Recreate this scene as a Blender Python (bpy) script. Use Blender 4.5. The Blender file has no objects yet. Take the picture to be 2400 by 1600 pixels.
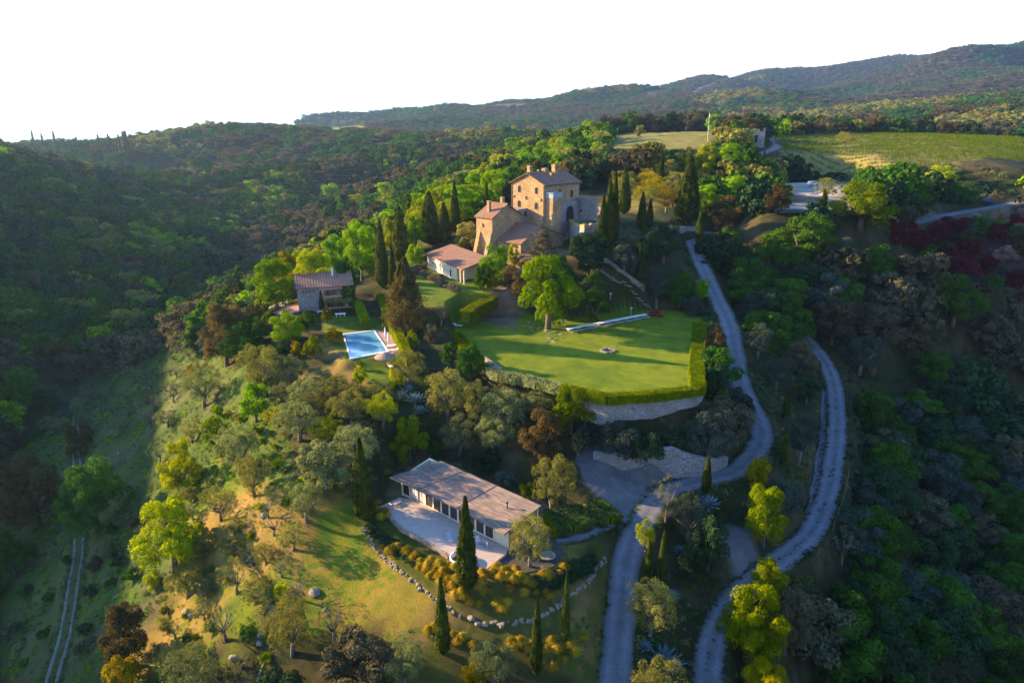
import bpy, math, random
import numpy as np
from mathutils import Vector, Matrix
rnd = random.Random(7); nr_ = np.random.RandomState(11)
SC = bpy.context.scene
COL = SC.collection
# ------------------------------------------------------------------ camera
CAMZ = 55.0; PITCH = math.radians(17.5); F = 1568.0; CU, CV = 1176.0, 784.0
cam_d = bpy.data.cameras.new("camera"); cam = bpy.data.objects.new("camera", cam_d); COL.objects.link(cam)
cam.location = (0, 0, CAMZ); cam.rotation_euler = (math.pi/2 - PITCH, 0, 0)
cam_d.sensor_width = 36; cam_d.lens = 24; cam_d.clip_end = 60000; cam_d.clip_start = 0.5
SC.camera = cam
# ------------------------------------------------------------------ world, sun, exposure
SUN_AZ = math.radians(-71.0)      # measured from +Y towards +X
SUN_EL = math.radians(16.0)
W = bpy.data.worlds.new("World"); SC.world = W; W.use_nodes = True
nt = W.node_tree; nt.nodes.clear()
wo = nt.nodes.new("ShaderNodeOutputWorld"); bg = nt.nodes.new("ShaderNodeBackground"); sk = nt.nodes.new("ShaderNodeTexSky")
sk.sky_type = 'NISHITA'; sk.sun_disc = False; sk.sun_elevation = SUN_EL; sk.sun_rotation = SUN_AZ
sk.altitude = 300; sk.air_density = 1.0; sk.dust_density = 0.8; sk.ozone_density = 7.0
bg.inputs[1].default_value = 0.14
tcw = nt.nodes.new("ShaderNodeTexCoord"); sxw = nt.nodes.new("ShaderNodeSeparateXYZ"); mrw = nt.nodes.new("ShaderNodeMapRange"); mxw = nt.nodes.new("ShaderNodeMix"); mxw.data_type = 'RGBA'
nt.links.new(tcw.outputs["Generated"], sxw.inputs[0]); nt.links.new(sxw.outputs[2], mrw.inputs[0])      # milky evening haze low over the horizon
mrw.inputs[1].default_value = .23; mrw.inputs[2].default_value = .38; mrw.inputs[3].default_value = .82; mrw.inputs[4].default_value = 0; nt.links.new(mrw.outputs[0], mxw.inputs[0])
nt.links.new(sk.outputs[0], mxw.inputs[6]); mxw.inputs[7].default_value = (2.7, 2.7, 2.75, 1); nt.links.new(mxw.outputs[2], bg.inputs[0]); nt.links.new(bg.outputs[0], wo.inputs[0])
sl = bpy.data.lights.new("sun", 'SUN'); so = bpy.data.objects.new("sun", sl); COL.objects.link(so)
sl.energy = 5.0; sl.angle = math.radians(0.6); sl.color = (1.0, 0.69, 0.34)
sd = Vector((math.sin(SUN_AZ)*math.cos(SUN_EL), math.cos(SUN_AZ)*math.cos(SUN_EL), math.sin(SUN_EL)))
so.rotation_euler = sd.to_track_quat('Z', 'Y').to_euler(); so.location = (-200, 100, 200)
vs = SC.view_settings; vs.view_transform = 'Standard'; vs.look = 'None'; vs.gamma = 1; vs.exposure = 2.25
cy = SC.cycles
cy.max_bounces = 4; cy.diffuse_bounces = 2; cy.glossy_bounces = 2; cy.transmission_bounces = 3; cy.volume_bounces = 0; cy.transparent_max_bounces = 6
cy.use_denoising = True; cy.denoising_prefilter = 'ACCURATE'; cy.sample_clamp_indirect = 4.0; cy.caustics_reflective = False; cy.caustics_refractive = False
SC.render.use_persistent_data = False

# ------------------------------------------------------------------ pixel <-> space (photograph coordinates 2352 x 1568)
cp, sp = math.cos(PITCH), math.sin(PITCH)
def ray(u, v):
    a = (u-CU)/F; b = (CV-v)/F
    return a, cp + b*sp, -sp + b*cp
def PZ(u, v, z):                       # point where the sight line meets height z
    x, y, d = ray(u, v); t = (z-CAMZ)/d
    return Vector((x*t, y*t, z))
def PR(u, v, r):                       # point on the sight line at ground distance r
    x, y, d = ray(u, v); t = r/math.hypot(x, y)
    return Vector((x*t, y*t, CAMZ+d*t))
def pix(p):
    dy = p[1]*cp - (p[2]-CAMZ)*sp; up = p[1]*sp + (p[2]-CAMZ)*cp
    return CU+F*p[0]/dy, CV-F*up/dy
def depth(p): return p[1]*cp - (p[2]-CAMZ)*sp

# ------------------------------------------------------------------ relief
CT = []     # (theta, ln r, g)
def cz(u, v, z):
    p = PZ(u, v, z); CT.append((math.atan2(p.x, p.y), math.log(math.hypot(p.x, p.y)), (z-CAMZ)/math.hypot(p.x, p.y)))
def cr(u, v, r):
    p = PR(u, v, r); CT.append((math.atan2(p.x, p.y), math.log(r), (p.z-CAMZ)/r))
def cw(th, r, z): CT.append((math.radians(th), math.log(r), (z-CAMZ)/r))
for t in [(1050,1240,0),(900,1160,0.3),(1200,1260,0),(1350,1180,-.2),(1480,1150,0),(1440,1300,-2.8),(1420,1560,-8),(1300,1480,-5.0),(1150,1400,-2.8),(1000,1450,-4),
          (850,1300,-2.6),(750,1220,-1.0),(900,1560,-7),(700,1450,-6.5),(550,1500,-10),(600,1350,-5.5),(450,1250,-8),(400,1400,-14.5),
          (250,1350,-20),(130,1500,-25),(170,1300,-24),(180,1180,-25),(40,1300,-31),(40,1540,-31),(200,1000,-26),(180,900,-29),(20,1020,-36),(60,1120,-33),
          (300,1100,-17),(400,1080,-10),(300,900,-20),(420,800,-8),(330,830,-19),(480,950,-2),(520,850,3),(450,1000,-4),(550,1100,-2),(560,1250,-4.5),
          (620,1000,3.5),(660,1120,1.5),(700,1180,0.2),(780,1050,4),(800,920,7.8),(750,870,9.5),(650,870,7.5),(620,800,10),(850,850,10.2),
          (900,1000,6),(1000,900,9),(1080,880,9.5),(1000,1010,4.5),(1200,980,5.5),(1150,1040,3.2),
          (640,715,12.6),(750,715,12.8),(830,700,13.2),(760,745,12.3),(870,640,15),(960,600,17),(1050,640,17.8),(1040,690,16.6),(1000,725,13),
          (1140,690,14.5),(1200,640,18.5),(1300,620,20),(1120,580,22.5),(1340,590,23),(1250,500,29.5),(1370,490,30),(1450,540,27),(1420,600,23.5),(1500,600,22),
          (1500,680,15),(1560,700,13.5),(1590,560,22.6),(1620,640,18),(1680,760,11.5),(1690,850,7.8),(1740,950,4.3),(1770,1020,2),(1680,1090,1),
          (1640,800,9.5),(1620,950,5),(1650,1020,3),(1860,780,5),(1900,850,1.2),(1925,950,-2.2),(1910,1050,-4),(1880,1180,-5.3),(1800,1280,-5.2),(1700,1360,-6),(1640,1450,-8),(1610,1560,-10),
          (1560,1250,-3),(1540,1400,-6),(1530,1540,-9),(1360,990,5.9),(1450,996,5.4),(1540,994,5.3),(1600,1004,5.4),(1450,1028,4.9),(1540,1028,4.9),(1390,1035,5.0),(1750,1180,-2.5),(1830,1050,-2),(1800,900,3),(1760,800,5.5),(1750,700,10),(1700,640,13.5),
          (2000,1000,-12),(2000,1200,-15),(2000,1400,-16),(1850,1500,-15),(2200,1200,-24),(2300,1500,-30),(2340,1250,-28),(2330,1000,-22),(2100,850,-4),(2300,800,-6),
          (1950,700,11),(2100,650,14),(2300,650,14),(1850,620,18),(2000,580,20),(2150,560,19),(2330,560,20),
          (1700,540,20),(1800,520,22),(1640,500,26),(1560,470,30),(1480,440,31)]: cz(*t)
# farther ground, by distance
for t in [(1840,460,262),(1830,425,285),(1940,470,262),(2050,455,268),(2105,512,262),(2200,492,285),(2345,468,320),(2250,440,330),(2100,430,310),
          (1800,402,300),(2000,398,320),(2340,385,345),(1940,336,420),(1800,335,410),(2340,345,430),(1800,308,560),(2050,316,560),(2340,318,560),
          (1780,345,370),(1735,332,372),(1640,330,400),(1500,335,380),(1420,335,380),(1580,305,560),(1430,310,540),(1700,380,310),(1600,400,290),(1500,400,285),
          (1350,400,300),(1200,420,330),(1100,430,360),(1000,470,330),(950,520,270),(1050,480,260),(1300,350,450),(1350,320,600),
          # left hill
          (0,352,720),(0,400,600),(0,500,490),(0,600,410),(0,700,345),(0,800,290),(0,880,255),(200,396,740),(200,450,620),(200,600,440),(200,740,340),
          (400,455,700),(400,520,560),(400,620,450),(380,720,380),(600,530,610),(560,600,500),(540,680,420),(720,600,480),(800,540,470),
          # middle hill
          (90,345,1500),(300,335,1400),(470,306,1250),(650,310,1150),(300,370,1100),(460,380,950),(600,400,860),(650,450,720),(700,500,600),(800,460,620),(800,400,760),
          (790,330,1000),(900,420,600),(900,360,800),(1000,400,560),(1000,340,900),(1100,380,520),(1200,350,640),(1200,310,1000),(900,310,1300),(700,305,1600),(800,300,1700),(1000,290,1800),(1150,290,1700),
          # far ridges
          (690,290,2600),(860,274,3000),(1000,258,3400),(1160,228,3500),(1250,238,3600),(1370,228,3700),(1480,214,3700),(1600,196,3800),(1750,178,3900),(1900,161,4000),(2060,133,4100),(2200,138,4100),(2352,115,4200),
          (1100,268,2300),(1300,262,2000),(1400,272,1700),(1500,262,1900),(1480,235,2300),(1350,240,2500),(1580,245,2500),(1600,270,1500),(1700,225,2300),(1650,262,1500),(1760,235,1900),(1880,262,1500),
          (1800,200,2900),(1950,225,2500),(1960,245,2050),(2050,230,1700),(2150,190,2300),(2352,140,2900),(2352,200,2000),(2200,240,1400),(2100,260,1200),(2352,270,1000),(1950,275,1150),(2250,290,900)]: cr(*t)
# hidden ground: valleys behind crests, an unseen hill added past the left edge to shade the olive slope, the country beyond and behind
for t in [(-36,1000,-40),(-28,1050,-60),(-20,900,-60),(-12,700,-25),(-35,2500,-120),(-20,2600,-110),(-36,6000,-280),(-20,6000,-280),(-5,7000,-260),(10,9000,-200),(25,9000,-100),(37,9000,0),
          (-36,20000,-330),(-10,20000,-330),(15,20000,-300),(37,20000,-200),(8,800,22),(20,760,10),(30,740,0),(38,760,-5),(12,1050,-20),(0,1300,-10),(22,1000,-10),
          (-46,230,-16),(-46,330,8),(-46,450,46),(-46,620,70),(-46,900,80),(-57,200,-14),(-57,300,30),(-57,430,74),(-57,600,98),(-57,900,105),(-72,120,-30),(-72,200,0),(-72,330,50),(-72,500,95),(-72,900,110),
          (-90,150,-30),(-90,400,30),(-90,900,80),(-120,100,-25),(-120,500,0),(-180,60,-12),(-180,500,-60),(180,60,-12),(180,500,-60),(120,100,-30),(120,500,-60),(75,80,-40),(75,300,-50),(55,100,-42),(55,300,-45),
          (55,600,0),(75,800,20),(50,2000,200),(50,4000,400),(-50,120,-40),(-50,80,-36),(-50,50,-32),(0,40,-9),(-25,45,-22),(25,45,-16),(50,50,-30),(-30,3500,-200),(45,20000,-100),(-60,6000,-200),(-90,5000,-100)]: cw(*t)
CT = np.array(CT)
def phi(d): return np.sqrt(d*d + 0.012**2)
_n = len(CT); _X = CT[:, :2]
_D = np.hypot(_X[:, None, 0]-_X[None, :, 0], _X[:, None, 1]-_X[None, :, 1])
_A = np.zeros((_n+1, _n+1)); _A[:_n, :_n] = phi(_D) - 0.002*np.eye(_n); _A[_n, :_n] = 1; _A[:_n, _n] = 1
_w = np.linalg.solve(_A, np.append(CT[:, 2], 0))
def g_of(th, lr):
    out = np.full(th.shape, _w[_n], dtype=np.float64)
    for i in range(_n): out += _w[i]*phi(np.hypot(th-_X[i, 0], lr-_X[i, 1]))
    return out
th_fine = np.radians(np.arange(-42, 42.01, 0.16))
THs = np.concatenate([np.radians(np.arange(-180, -90, 6)), np.radians(np.arange(-90, -42, 0.8)), th_fine, np.radians(np.arange(42.8, 90, 1.6)), np.radians(np.arange(90, 180.1, 6))])
LRs = np.concatenate([np.log(30)+np.arange(0, 20)*0.02, np.log(30)+0.4+np.arange(0, 440)*0.0045]); 
LRs = np.concatenate([LRs, np.arange(LRs[-1]+0.008, math.log(3000), 0.008)]); LRs = np.concatenate([LRs, np.arange(LRs[-1]+.02, math.log(5200), 0.02), ]); LRs = np.concatenate([LRs, np.arange(LRs[-1]+.06, math.log(26000), 0.06)])
TT, LL = np.meshgrid(THs, LRs)          # rows: distance, columns: bearing
RR = np.exp(LL); GX = RR*np.sin(TT); GY = RR*np.cos(TT)
def vnoise(x, y, s, seed):
    r = np.random.RandomState(seed); T = r.rand(256, 256)
    x = x/s; y = y/s; xi = np.floor(x).astype(int); yi = np.floor(y).astype(int); fx = x-xi; fy = y-yi
    fx = fx*fx*(3-2*fx); fy = fy*fy*(3-2*fy)
    a = T[xi & 255, yi & 255]; b = T[(xi+1) & 255, yi & 255]; c = T[xi & 255, (yi+1) & 255]; d = T[(xi+1) & 255, (yi+1) & 255]
    return (a*(1-fx)+b*fx)*(1-fy)+(c*(1-fx)+d*fx)*fy
HG = CAMZ + g_of(TT, LL)*RR
for s, a in ((5, .004), (14, .007)): HG += (vnoise(GX, GY, s, 3)-.5)*a*np.clip(RR, 0, 140)
_k = np.clip(RR-1500, 0, 1300)*np.clip((3700-RR)/900, 0, 1); HG += (.17-np.abs(vnoise(GX, GY, 700, 8)-.5))*_k*.17; HG += (vnoise(GX, GY, 240, 9)-.5)*_k*.06
HG += (vnoise(GX, GY, 160, 5)-.5)*np.clip(RR-500, 0, 1200)*.016 + (vnoise(GX, GY, 420, 6)-.5)*np.clip(RR-1900, 0, 1300)*np.clip((3900-RR)/800, .08, 1)*.12*(RR<4600)
def Hs(x, y):                            # ground height at points
    x = np.atleast_1d(np.asarray(x, float)); y = np.atleast_1d(np.asarray(y, float))
    th = np.arctan2(x, y); lr = np.log(np.maximum(np.hypot(x, y), 30.01))
    i = np.clip(np.searchsorted(THs, th)-1, 0, len(THs)-2); j = np.clip(np.searchsorted(LRs, lr)-1, 0, len(LRs)-2)
    a = np.clip((th-THs[i])/(THs[i+1]-THs[i]), 0, 1); b = np.clip((lr-LRs[j])/(LRs[j+1]-LRs[j]), 0, 1)
    return (HG[j, i]*(1-a)+HG[j, i+1]*a)*(1-b) + (HG[j+1, i]*(1-a)+HG[j+1, i+1]*a)*b
def H(x, y): return float(Hs(x, y)[0])
def G(u, v, rmin=45, rmax=24000):        # first ground point on a sight line
    x, y, d = ray(u, v); h = math.hypot(x, y); x /= h; y /= h; d /= h
    rs = np.exp(np.arange(math.log(rmin), math.log(rmax), 0.002)); z = Hs(x*rs, y*rs); q = z-(CAMZ+d*rs)
    k = np.argmax(q >= 0)
    if q[k] < 0: return G(u, v+4, rmin, rmax) if v < 500 else None
    r = rs[k]
    return Vector((x*r, y*r, float(z[k])))
def pdist(px, py, poly, closed=True):    # distance to a polyline and the height along it
    best = np.full(px.shape, 1e9); bz = np.zeros(px.shape)
    n = len(poly)
    for i in range(n if closed else n-1):
        a = poly[i]; b = poly[(i+1) % n]; ex, ey = b[0]-a[0], b[1]-a[1]; L = ex*ex+ey*ey+1e-9
        t = np.clip(((px-a[0])*ex+(py-a[1])*ey)/L, 0, 1)
        d = np.hypot(px-a[0]-t*ex, py-a[1]-t*ey); m = d < best
        best = np.where(m, d, best)
        if len(a) > 2: bz = np.where(m, a[2]*(1-t)+b[2]*t, bz)
    return best, bz
def inside(px, py, poly):
    c = np.zeros(px.shape, bool); n = len(poly)
    for i in range(n):
        x1, y1 = poly[i][0], poly[i][1]; x2, y2 = poly[(i+1) % n][0], poly[(i+1) % n][1]
        m = ((y1 > py) != (y2 > py)) & (px < (x2-x1)*(py-y1)/((y2-y1) if abs(y2-y1) > 1e-9 else 1e-9)+x1)
        c ^= m
    return c
def sdf(px, py, poly):
    d, _ = pdist(px, py, poly); return np.where(inside(px, py, poly), -d, d)
def sm(t): t = np.clip(t, 0, 1); return t*t*(3-2*t)
def box(poly, m):
    xs = [p[0] for p in poly]; ys = [p[1] for p in poly]
    return (GX > min(xs)-m) & (GX < max(xs)+m) & (GY > min(ys)-m) & (GY < max(ys)+m)
def terrace(poly, z, blend, sink=0.0):
    k = box(poly, blend+1); d = sdf(GX[k], GY[k], poly)
    w = 1-sm(d/blend); HG[k] = HG[k]*(1-w)+z*w - np.where(d < 0, sink, 0)
def spline(pts, step=1.0):
    out = []; n = len(pts)
    for i in range(n-1):
        p0 = pts[max(i-1, 0)]; p1 = pts[i]; p2 = pts[i+1]; p3 = pts[min(i+2, n-1)]
        m = max(2, int((p2-p1).length/step))
        for k in range(m):
            t = k/m
            out.append(0.5*((2*p1)+(p2-p0)*t+(2*p0-5*p1+4*p2-p3)*t*t+(3*p1-p0-3*p2+p3)*t**3))
    out.append(pts[-1].copy()); return out
def roadbed(line, half, blend, sink=.12):
    k = box(line, half+blend+2); d, z = pdist(GX[k], GY[k], line, False)
    w = 1-sm((d-half)/blend); HG[k] = HG[k]*(1-w)+z*w - np.where(d < half+.15, sink, 0)
def PL(zz, *uv): return [PZ(u, v, zz) for u, v in uv]
# ------------------------------------------------------------------ terraces and road beds
LAWN = PL(12.0, (1068,722),(1200,722),(1300,735),(1500,712),(1560,716),(1612,730),(1606,893),(1500,903),(1400,912),(1290,893),(1150,862),(1120,835),(1045,765),(1040,740))
GARDEN = PL(16.8, (945,640),(1010,600),(1110,618),(1170,650),(1130,690),(1060,702),(975,706))
POOLT = PL(11.6, (735,725),(860,728),(905,760),(950,815),(925,822),(800,824),(740,770))
FARMT = PL(12.6, (610,722),(680,690),(850,690),(850,735),(700,745))
HOUSET = PL(-.45, (880,1170),(900,1090),(1010,1050),(1260,1160),(1310,1230),(1290,1290),(1180,1325),(1080,1320),(960,1235))
CASTLE = PL(29.2, (1165,490),(1330,470),(1440,480),(1370,505),(1300,510),(1200,520))
CLOW = PL(23.6, (1100,575),(1170,545),(1300,560),(1320,590),(1180,600))
PARKU = PL(30.5, (1790,415),(1900,418),(1960,425),(1960,490),(1780,490))
terrace(CASTLE, 29.2, 12); terrace(CLOW, 23.0, 8); terrace(GARDEN, 16.8, 5); terrace(FARMT, 12.6, 3); terrace(POOLT, 11.6, 3.0); terrace(LAWN, 12.0, 1.6)
terrace(HOUSET, -.45, 5)
BEDG = PL(-1.2, (820,1195),(870,1180),(1010,1290),(1180,1330),(1290,1310),(1390,1215),(1380,1300),(1300,1400),(1170,1425),(1070,1415),(960,1340),(870,1260))
def PV(*uvz): return [PZ(*t) for t in uvz]
R_MAIN = spline(PV((1576,528,24.6),(1590,560,22.6),(1612,610,19.4),(1645,680,15.2),(1676,750,12),(1690,820,9),(1697,870,7.2),(1722,925,5),(1748,985,3.2),(1740,1030,2.2),(1690,1080,1.2),(1600,1105,.5),(1530,1130,.1),(1478,1190,-.4),(1440,1280,-2.4),(1428,1400,-5),(1418,1500,-7),(1412,1640,-9)), .8)
R_LOW = spline(PV((1842,768,6),(1880,810,3.5),(1908,860,1),(1922,930,-1.5),(1921,1010,-3.2),(1908,1100,-4.5),(1886,1180,-5.2),(1850,1238,-5.4),(1785,1290,-5.2),(1700,1360,-6),(1652,1430,-7.5),(1632,1500,-9),(1622,1640,-11)), .8)
R_OLD = spline(PV((1895,895,-.6),(1893,950,-2.4),(1888,1010,-3.6),(1880,1060,-4.2),(1872,1120,-4.9),(1860,1180,-5.4)), .8)
R_LINK = spline(PV((1690,1215,-3.4),(1700,1270,-4.0),(1720,1330,-4.7)), .8)
R_DRIVE = spline(PV((1432,1182,-.3),(1400,1195,-.3),(1330,1225,-.3),(1275,1235,-.35)), .8)
R_LEFT = spline([G(*q) for q in ((110,1640),(118,1568),(150,1450),(168,1350),(180,1260),(182,1190),(178,1080),(172,1010),(178,950),(200,905))], 1.0)
R_PATH = spline([G(*q) for q in ((590,1568),(622,1470),(625,1390),(600,1320),(560,1280))], 1.0)
for L in (R_LEFT, R_PATH):
    for _ in range(30):
        zs = [p.z for p in L]
        for i in range(1, len(L)-1): L[i].z = (zs[i-1]+zs[i]+zs[i+1])/3
PARK = spline(PV((1335,1066,3.0),(1372,1100,1.9),(1420,1130,.8),(1460,1150,.1)), .8)
R_UP = spline([G(*q) for q in ((1735,362),(1752,352),(1778,342),(1786,332),(1776,322),(1752,318))], 3)
R_UP2 = spline([G(*q) for q in ((1810,452),(1835,425),(1880,425),(1930,430))], 2)
R_FAR = spline([G(*q) for q in ((2090,516),(2150,500),(2215,487),(2290,474),(2360,462))], 2)
R_TOP = spline([G(*q) for q in ((1500,524),(1560,528),(1620,534),(1680,536))], 1)
terrace(PARKU, G(1850,450).z, 20)
roadbed(PARK, 5.2, 3, 0); roadbed(R_DRIVE, 1.8, 2); roadbed(R_LINK, 2.6, 2); roadbed(R_LOW, 1.9, 3.0); roadbed(R_OLD, .8, .6); roadbed(R_MAIN, 2.1, 2.5)
roadbed(R_LEFT, 1.5, 2.0, .02); roadbed(R_PATH, .5, 1, .03); roadbed(R_UP, 3, 4); roadbed(R_UP2, 6, 6); roadbed(R_FAR, 2.6, 4); roadbed(R_TOP, 2.2, 3)

# ------------------------------------------------------------------ mesh and naming helpers
def raw(name, V, Fc, mat=None, attr=None, smooth=False):
    me = bpy.data.meshes.new(name); V = np.asarray(V, np.float32); Fc = np.asarray(Fc, np.int32)
    n, k = Fc.shape
    me.vertices.add(len(V)); me.vertices.foreach_set("co", V.ravel())
    me.loops.add(n*k); me.loops.foreach_set("vertex_index", Fc.ravel())
    me.polygons.add(n); me.polygons.foreach_set("loop_start", np.arange(0, n*k, k, dtype=np.int32)); me.polygons.foreach_set("loop_total", np.full(n, k, np.int32))
    if smooth: me.polygons.foreach_set("use_smooth", np.ones(n, bool))
    if attr:
        for an, (t, d) in attr.items():
            at = me.attributes.new(an, t, 'POINT'); at.data.foreach_set("color" if t == 'FLOAT_COLOR' else "value", np.asarray(d, np.float32).ravel())
    if mat:
        for m in (mat if isinstance(mat, (list, tuple)) else [mat]): me.materials.append(m)
    me.update(calc_edges=True); return me
class MB:                                  # collects faces of any size for ONE mesh object
    def __init__(s): s.v = []; s.f = []; s.m = []
    def add(s, vs_, fs, mi=0):
        o = len(s.v); s.v += [tuple(p) for p in vs_]; s.f += [tuple(i+o for i in f) for f in fs]; s.m += [mi]*len(fs); return s
    def box(s, c, size, rz=0, mi=0, M=None, taper=1.0):
        hx, hy, hz = size[0]/2, size[1]/2, size[2]/2; R = Matrix.Rotation(rz, 3, 'Z')
        P = [Vector((a*hx*(taper if c_ > 0 else 1), b*hy*(taper if c_ > 0 else 1), c_*hz)) for c_ in (-1, 1) for b in (-1, 1) for a in (-1, 1)]
        P = [R@p+Vector(c) for p in P]
        if M: P = [M@p for p in P]
        return s.add(P, [(0,2,3,1),(4,5,7,6),(0,1,5,4),(2,6,7,3),(0,4,6,2),(1,3,7,5)], mi)
    def prism(s, poly, z0, z1, mi=0):
        n = len(poly); P = [(p[0], p[1], z0) for p in poly]+[(p[0], p[1], z1) for p in poly]
        a = sum(poly[i][0]*poly[(i+1) % n][1]-poly[(i+1) % n][0]*poly[i][1] for i in range(n))
        fs = [tuple(range(n))[::-1], tuple(range(n, 2*n))]+[(i, (i+1) % n, (i+1) % n+n, i+n) for i in range(n)]
        if a < 0: fs = [f[::-1] for f in fs]
        return s.add(P, fs, mi)
    def tube(s, pts, rad, seg=8, mi=0, cap=True):
        pts = [Vector(p) for p in pts]; n = len(pts)
        if not isinstance(rad, (list, tuple)): rad = [rad]*n
        P = []
        for i, p in enumerate(pts):
            d = (pts[min(i+1, n-1)]-pts[max(i-1, 0)]).normalized(); a = d.orthogonal().normalized()
            if abs(d.z) > .9: a = (Vector((1, 0, 0))-d*d.x).normalized()
            b = d.cross(a)
            P += [p+(a*math.cos(2*math.pi*k/seg)+b*math.sin(2*math.pi*k/seg))*rad[i] for k in range(seg)]
        fs = [(i*seg+k, i*seg+(k+1) % seg, (i+1)*seg+(k+1) % seg, (i+1)*seg+k) for i in range(n-1) for k in range(seg)]
        if cap: fs += [tuple(range(seg))[::-1], tuple(range((n-1)*seg, n*seg))]
        return s.add(P, fs, mi)
    def mesh(s, name, mats, smooth=False):
        me = bpy.data.meshes.new(name); me.from_pydata(s.v, [], s.f)
        for m in (mats if isinstance(mats, (list, tuple)) else [mats]): me.materials.append(m)
        me.polygons.foreach_set("material_index", s.m)
        if smooth: me.polygons.foreach_set("use_smooth", [True]*len(s.f))
        me.update(); return me
    def build(s, name, mats, parent=None, smooth=False, loc=None):
        return link(name, s.mesh(name, mats, smooth), parent, loc)
def link(name, me, parent=None, loc=None):
    o = bpy.data.objects.new(name, me); COL.objects.link(o)
    if parent: o.parent = parent
    if loc is not None: o.location = loc
    return o
def tag(o, label, cat=None, group=None, kind=None):
    if label: o["label"] = label
    if cat: o["category"] = cat
    if group: o["group"] = group
    if kind: o["kind"] = kind
    return o
def thing(name, label, cat, loc=(0, 0, 0), rz=0, group=None):
    o = bpy.data.objects.new(name, None); COL.objects.link(o); o.location = loc; o.rotation_euler = (0, 0, rz); o.empty_display_size = .5
    return tag(o, label, cat, group)

# ------------------------------------------------------------------ materials
def N(t, k): return t.nodes.new("ShaderNode"+k)
def mat(name): 
    m = bpy.data.materials.new(name); m.use_nodes = True; t = m.node_tree; t.nodes.clear()
    o = N(t, "OutputMaterial"); return m, t, o
def ramp(t, fac, stops):
    r = N(t, "ValToRGB"); e = r.color_ramp.elements
    while len(e) < len(stops): e.new(.5)
    for i, (p, c) in enumerate(stops): e[i].position = p; e[i].color = (*c, 1)
    t.links.new(fac, r.inputs[0]); return r.outputs[0]
def noise(t, scale, detail=4, coord='Object', rough=.55, vec=None):
    n = N(t, "TexNoise"); n.inputs["Scale"].default_value = scale; n.inputs["Detail"].default_value = detail; n.inputs["Roughness"].default_value = rough
    if vec is None:
        c = N(t, "TexCoord"); vec = c.outputs[coord] if coord != 'World' else None
        if vec is None: g = N(t, "NewGeometry"); vec = g.outputs["Position"]
    t.links.new(vec, n.inputs["Vector"]); return n.outputs["Fac"]
def mixc(t, fac, a, b, mode='MIX'):
    m = N(t, "Mix"); m.data_type = 'RGBA'; m.blend_type = mode
    for s, x in ((0, fac), (6, a), (7, b)):
        if isinstance(x, (int, float)): m.inputs[s].default_value = x
        elif isinstance(x, tuple): m.inputs[s].default_value = (*x, 1)
        else: t.links.new(x, m.inputs[s])
    return m.outputs[2]
def bump(t, h, strength=.3, dist=.1):
    b = N(t, "Bump"); b.inputs["Strength"].default_value = strength; b.inputs["Distance"].default_value = dist; t.links.new(h, b.inputs["Height"]); return b.outputs[0]
def pbr(t, o, col, rough=.85, nrm=None, metal=0, spec=.3):
    p = N(t, "BsdfPrincipled"); p.inputs["Roughness"].default_value = rough; p.inputs["Metallic"].default_value = metal; p.inputs["Specular IOR Level"].default_value = spec
    if isinstance(col, tuple): p.inputs["Base Color"].default_value = (*col, 1)
    else: t.links.new(col, p.inputs["Base Color"])
    if nrm is not None: t.links.new(nrm, p.inputs["Normal"])
    t.links.new(p.outputs[0], o.inputs[0]); return p
def m_simple(name, c1, c2=None, scale=3, rough=.85, bs=.2, metal=0, coord='Object', bd=.05, detail=5):
    m, t, o = mat(name); c2 = c2 or tuple(x*.75 for x in c1)
    f = noise(t, scale, detail, coord); pbr(t, o, ramp(t, f, [(.3, c2), (.7, c1)]), rough, bump(t, f, bs, bd), metal); return m
def m_stone(name, c1, c2, mortar, scale=1.6, bs=.6, stretch=1.6):      # rubble masonry
    m, t, o = mat(name); g = N(t, "NewGeometry"); mp = N(t, "Mapping"); mp.inputs["Scale"].default_value = (1, 1, stretch)
    t.links.new(g.outputs["Position"], mp.inputs[0])
    v = N(t, "TexVoronoi"); v.inputs["Scale"].default_value = scale; t.links.new(mp.outputs[0], v.inputs["Vector"])
    e = N(t, "TexVoronoi"); e.feature = 'DISTANCE_TO_EDGE'; e.inputs["Scale"].default_value = scale; t.links.new(mp.outputs[0], e.inputs["Vector"])
    sx = N(t, "SeparateColor"); t.links.new(v.outputs["Color"], sx.inputs[0])
    big = noise(t, .25, 4, 'World'); base = mixc(t, sx.outputs[0], c1, c2)
    base = mixc(t, ramp(t, big, [(.35, (.0, .0, .0)), (.65, (.6, .6, .6))]), base, tuple(x*.7 for x in c2))
    lo = ramp(t, e.outputs["Distance"], [(0.0, (0, 0, 0)), (.09, (1, 1, 1))])
    pbr(t, o, mixc(t, lo, mortar, base), .95, bump(t, lo, bs, .08)); return m
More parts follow.
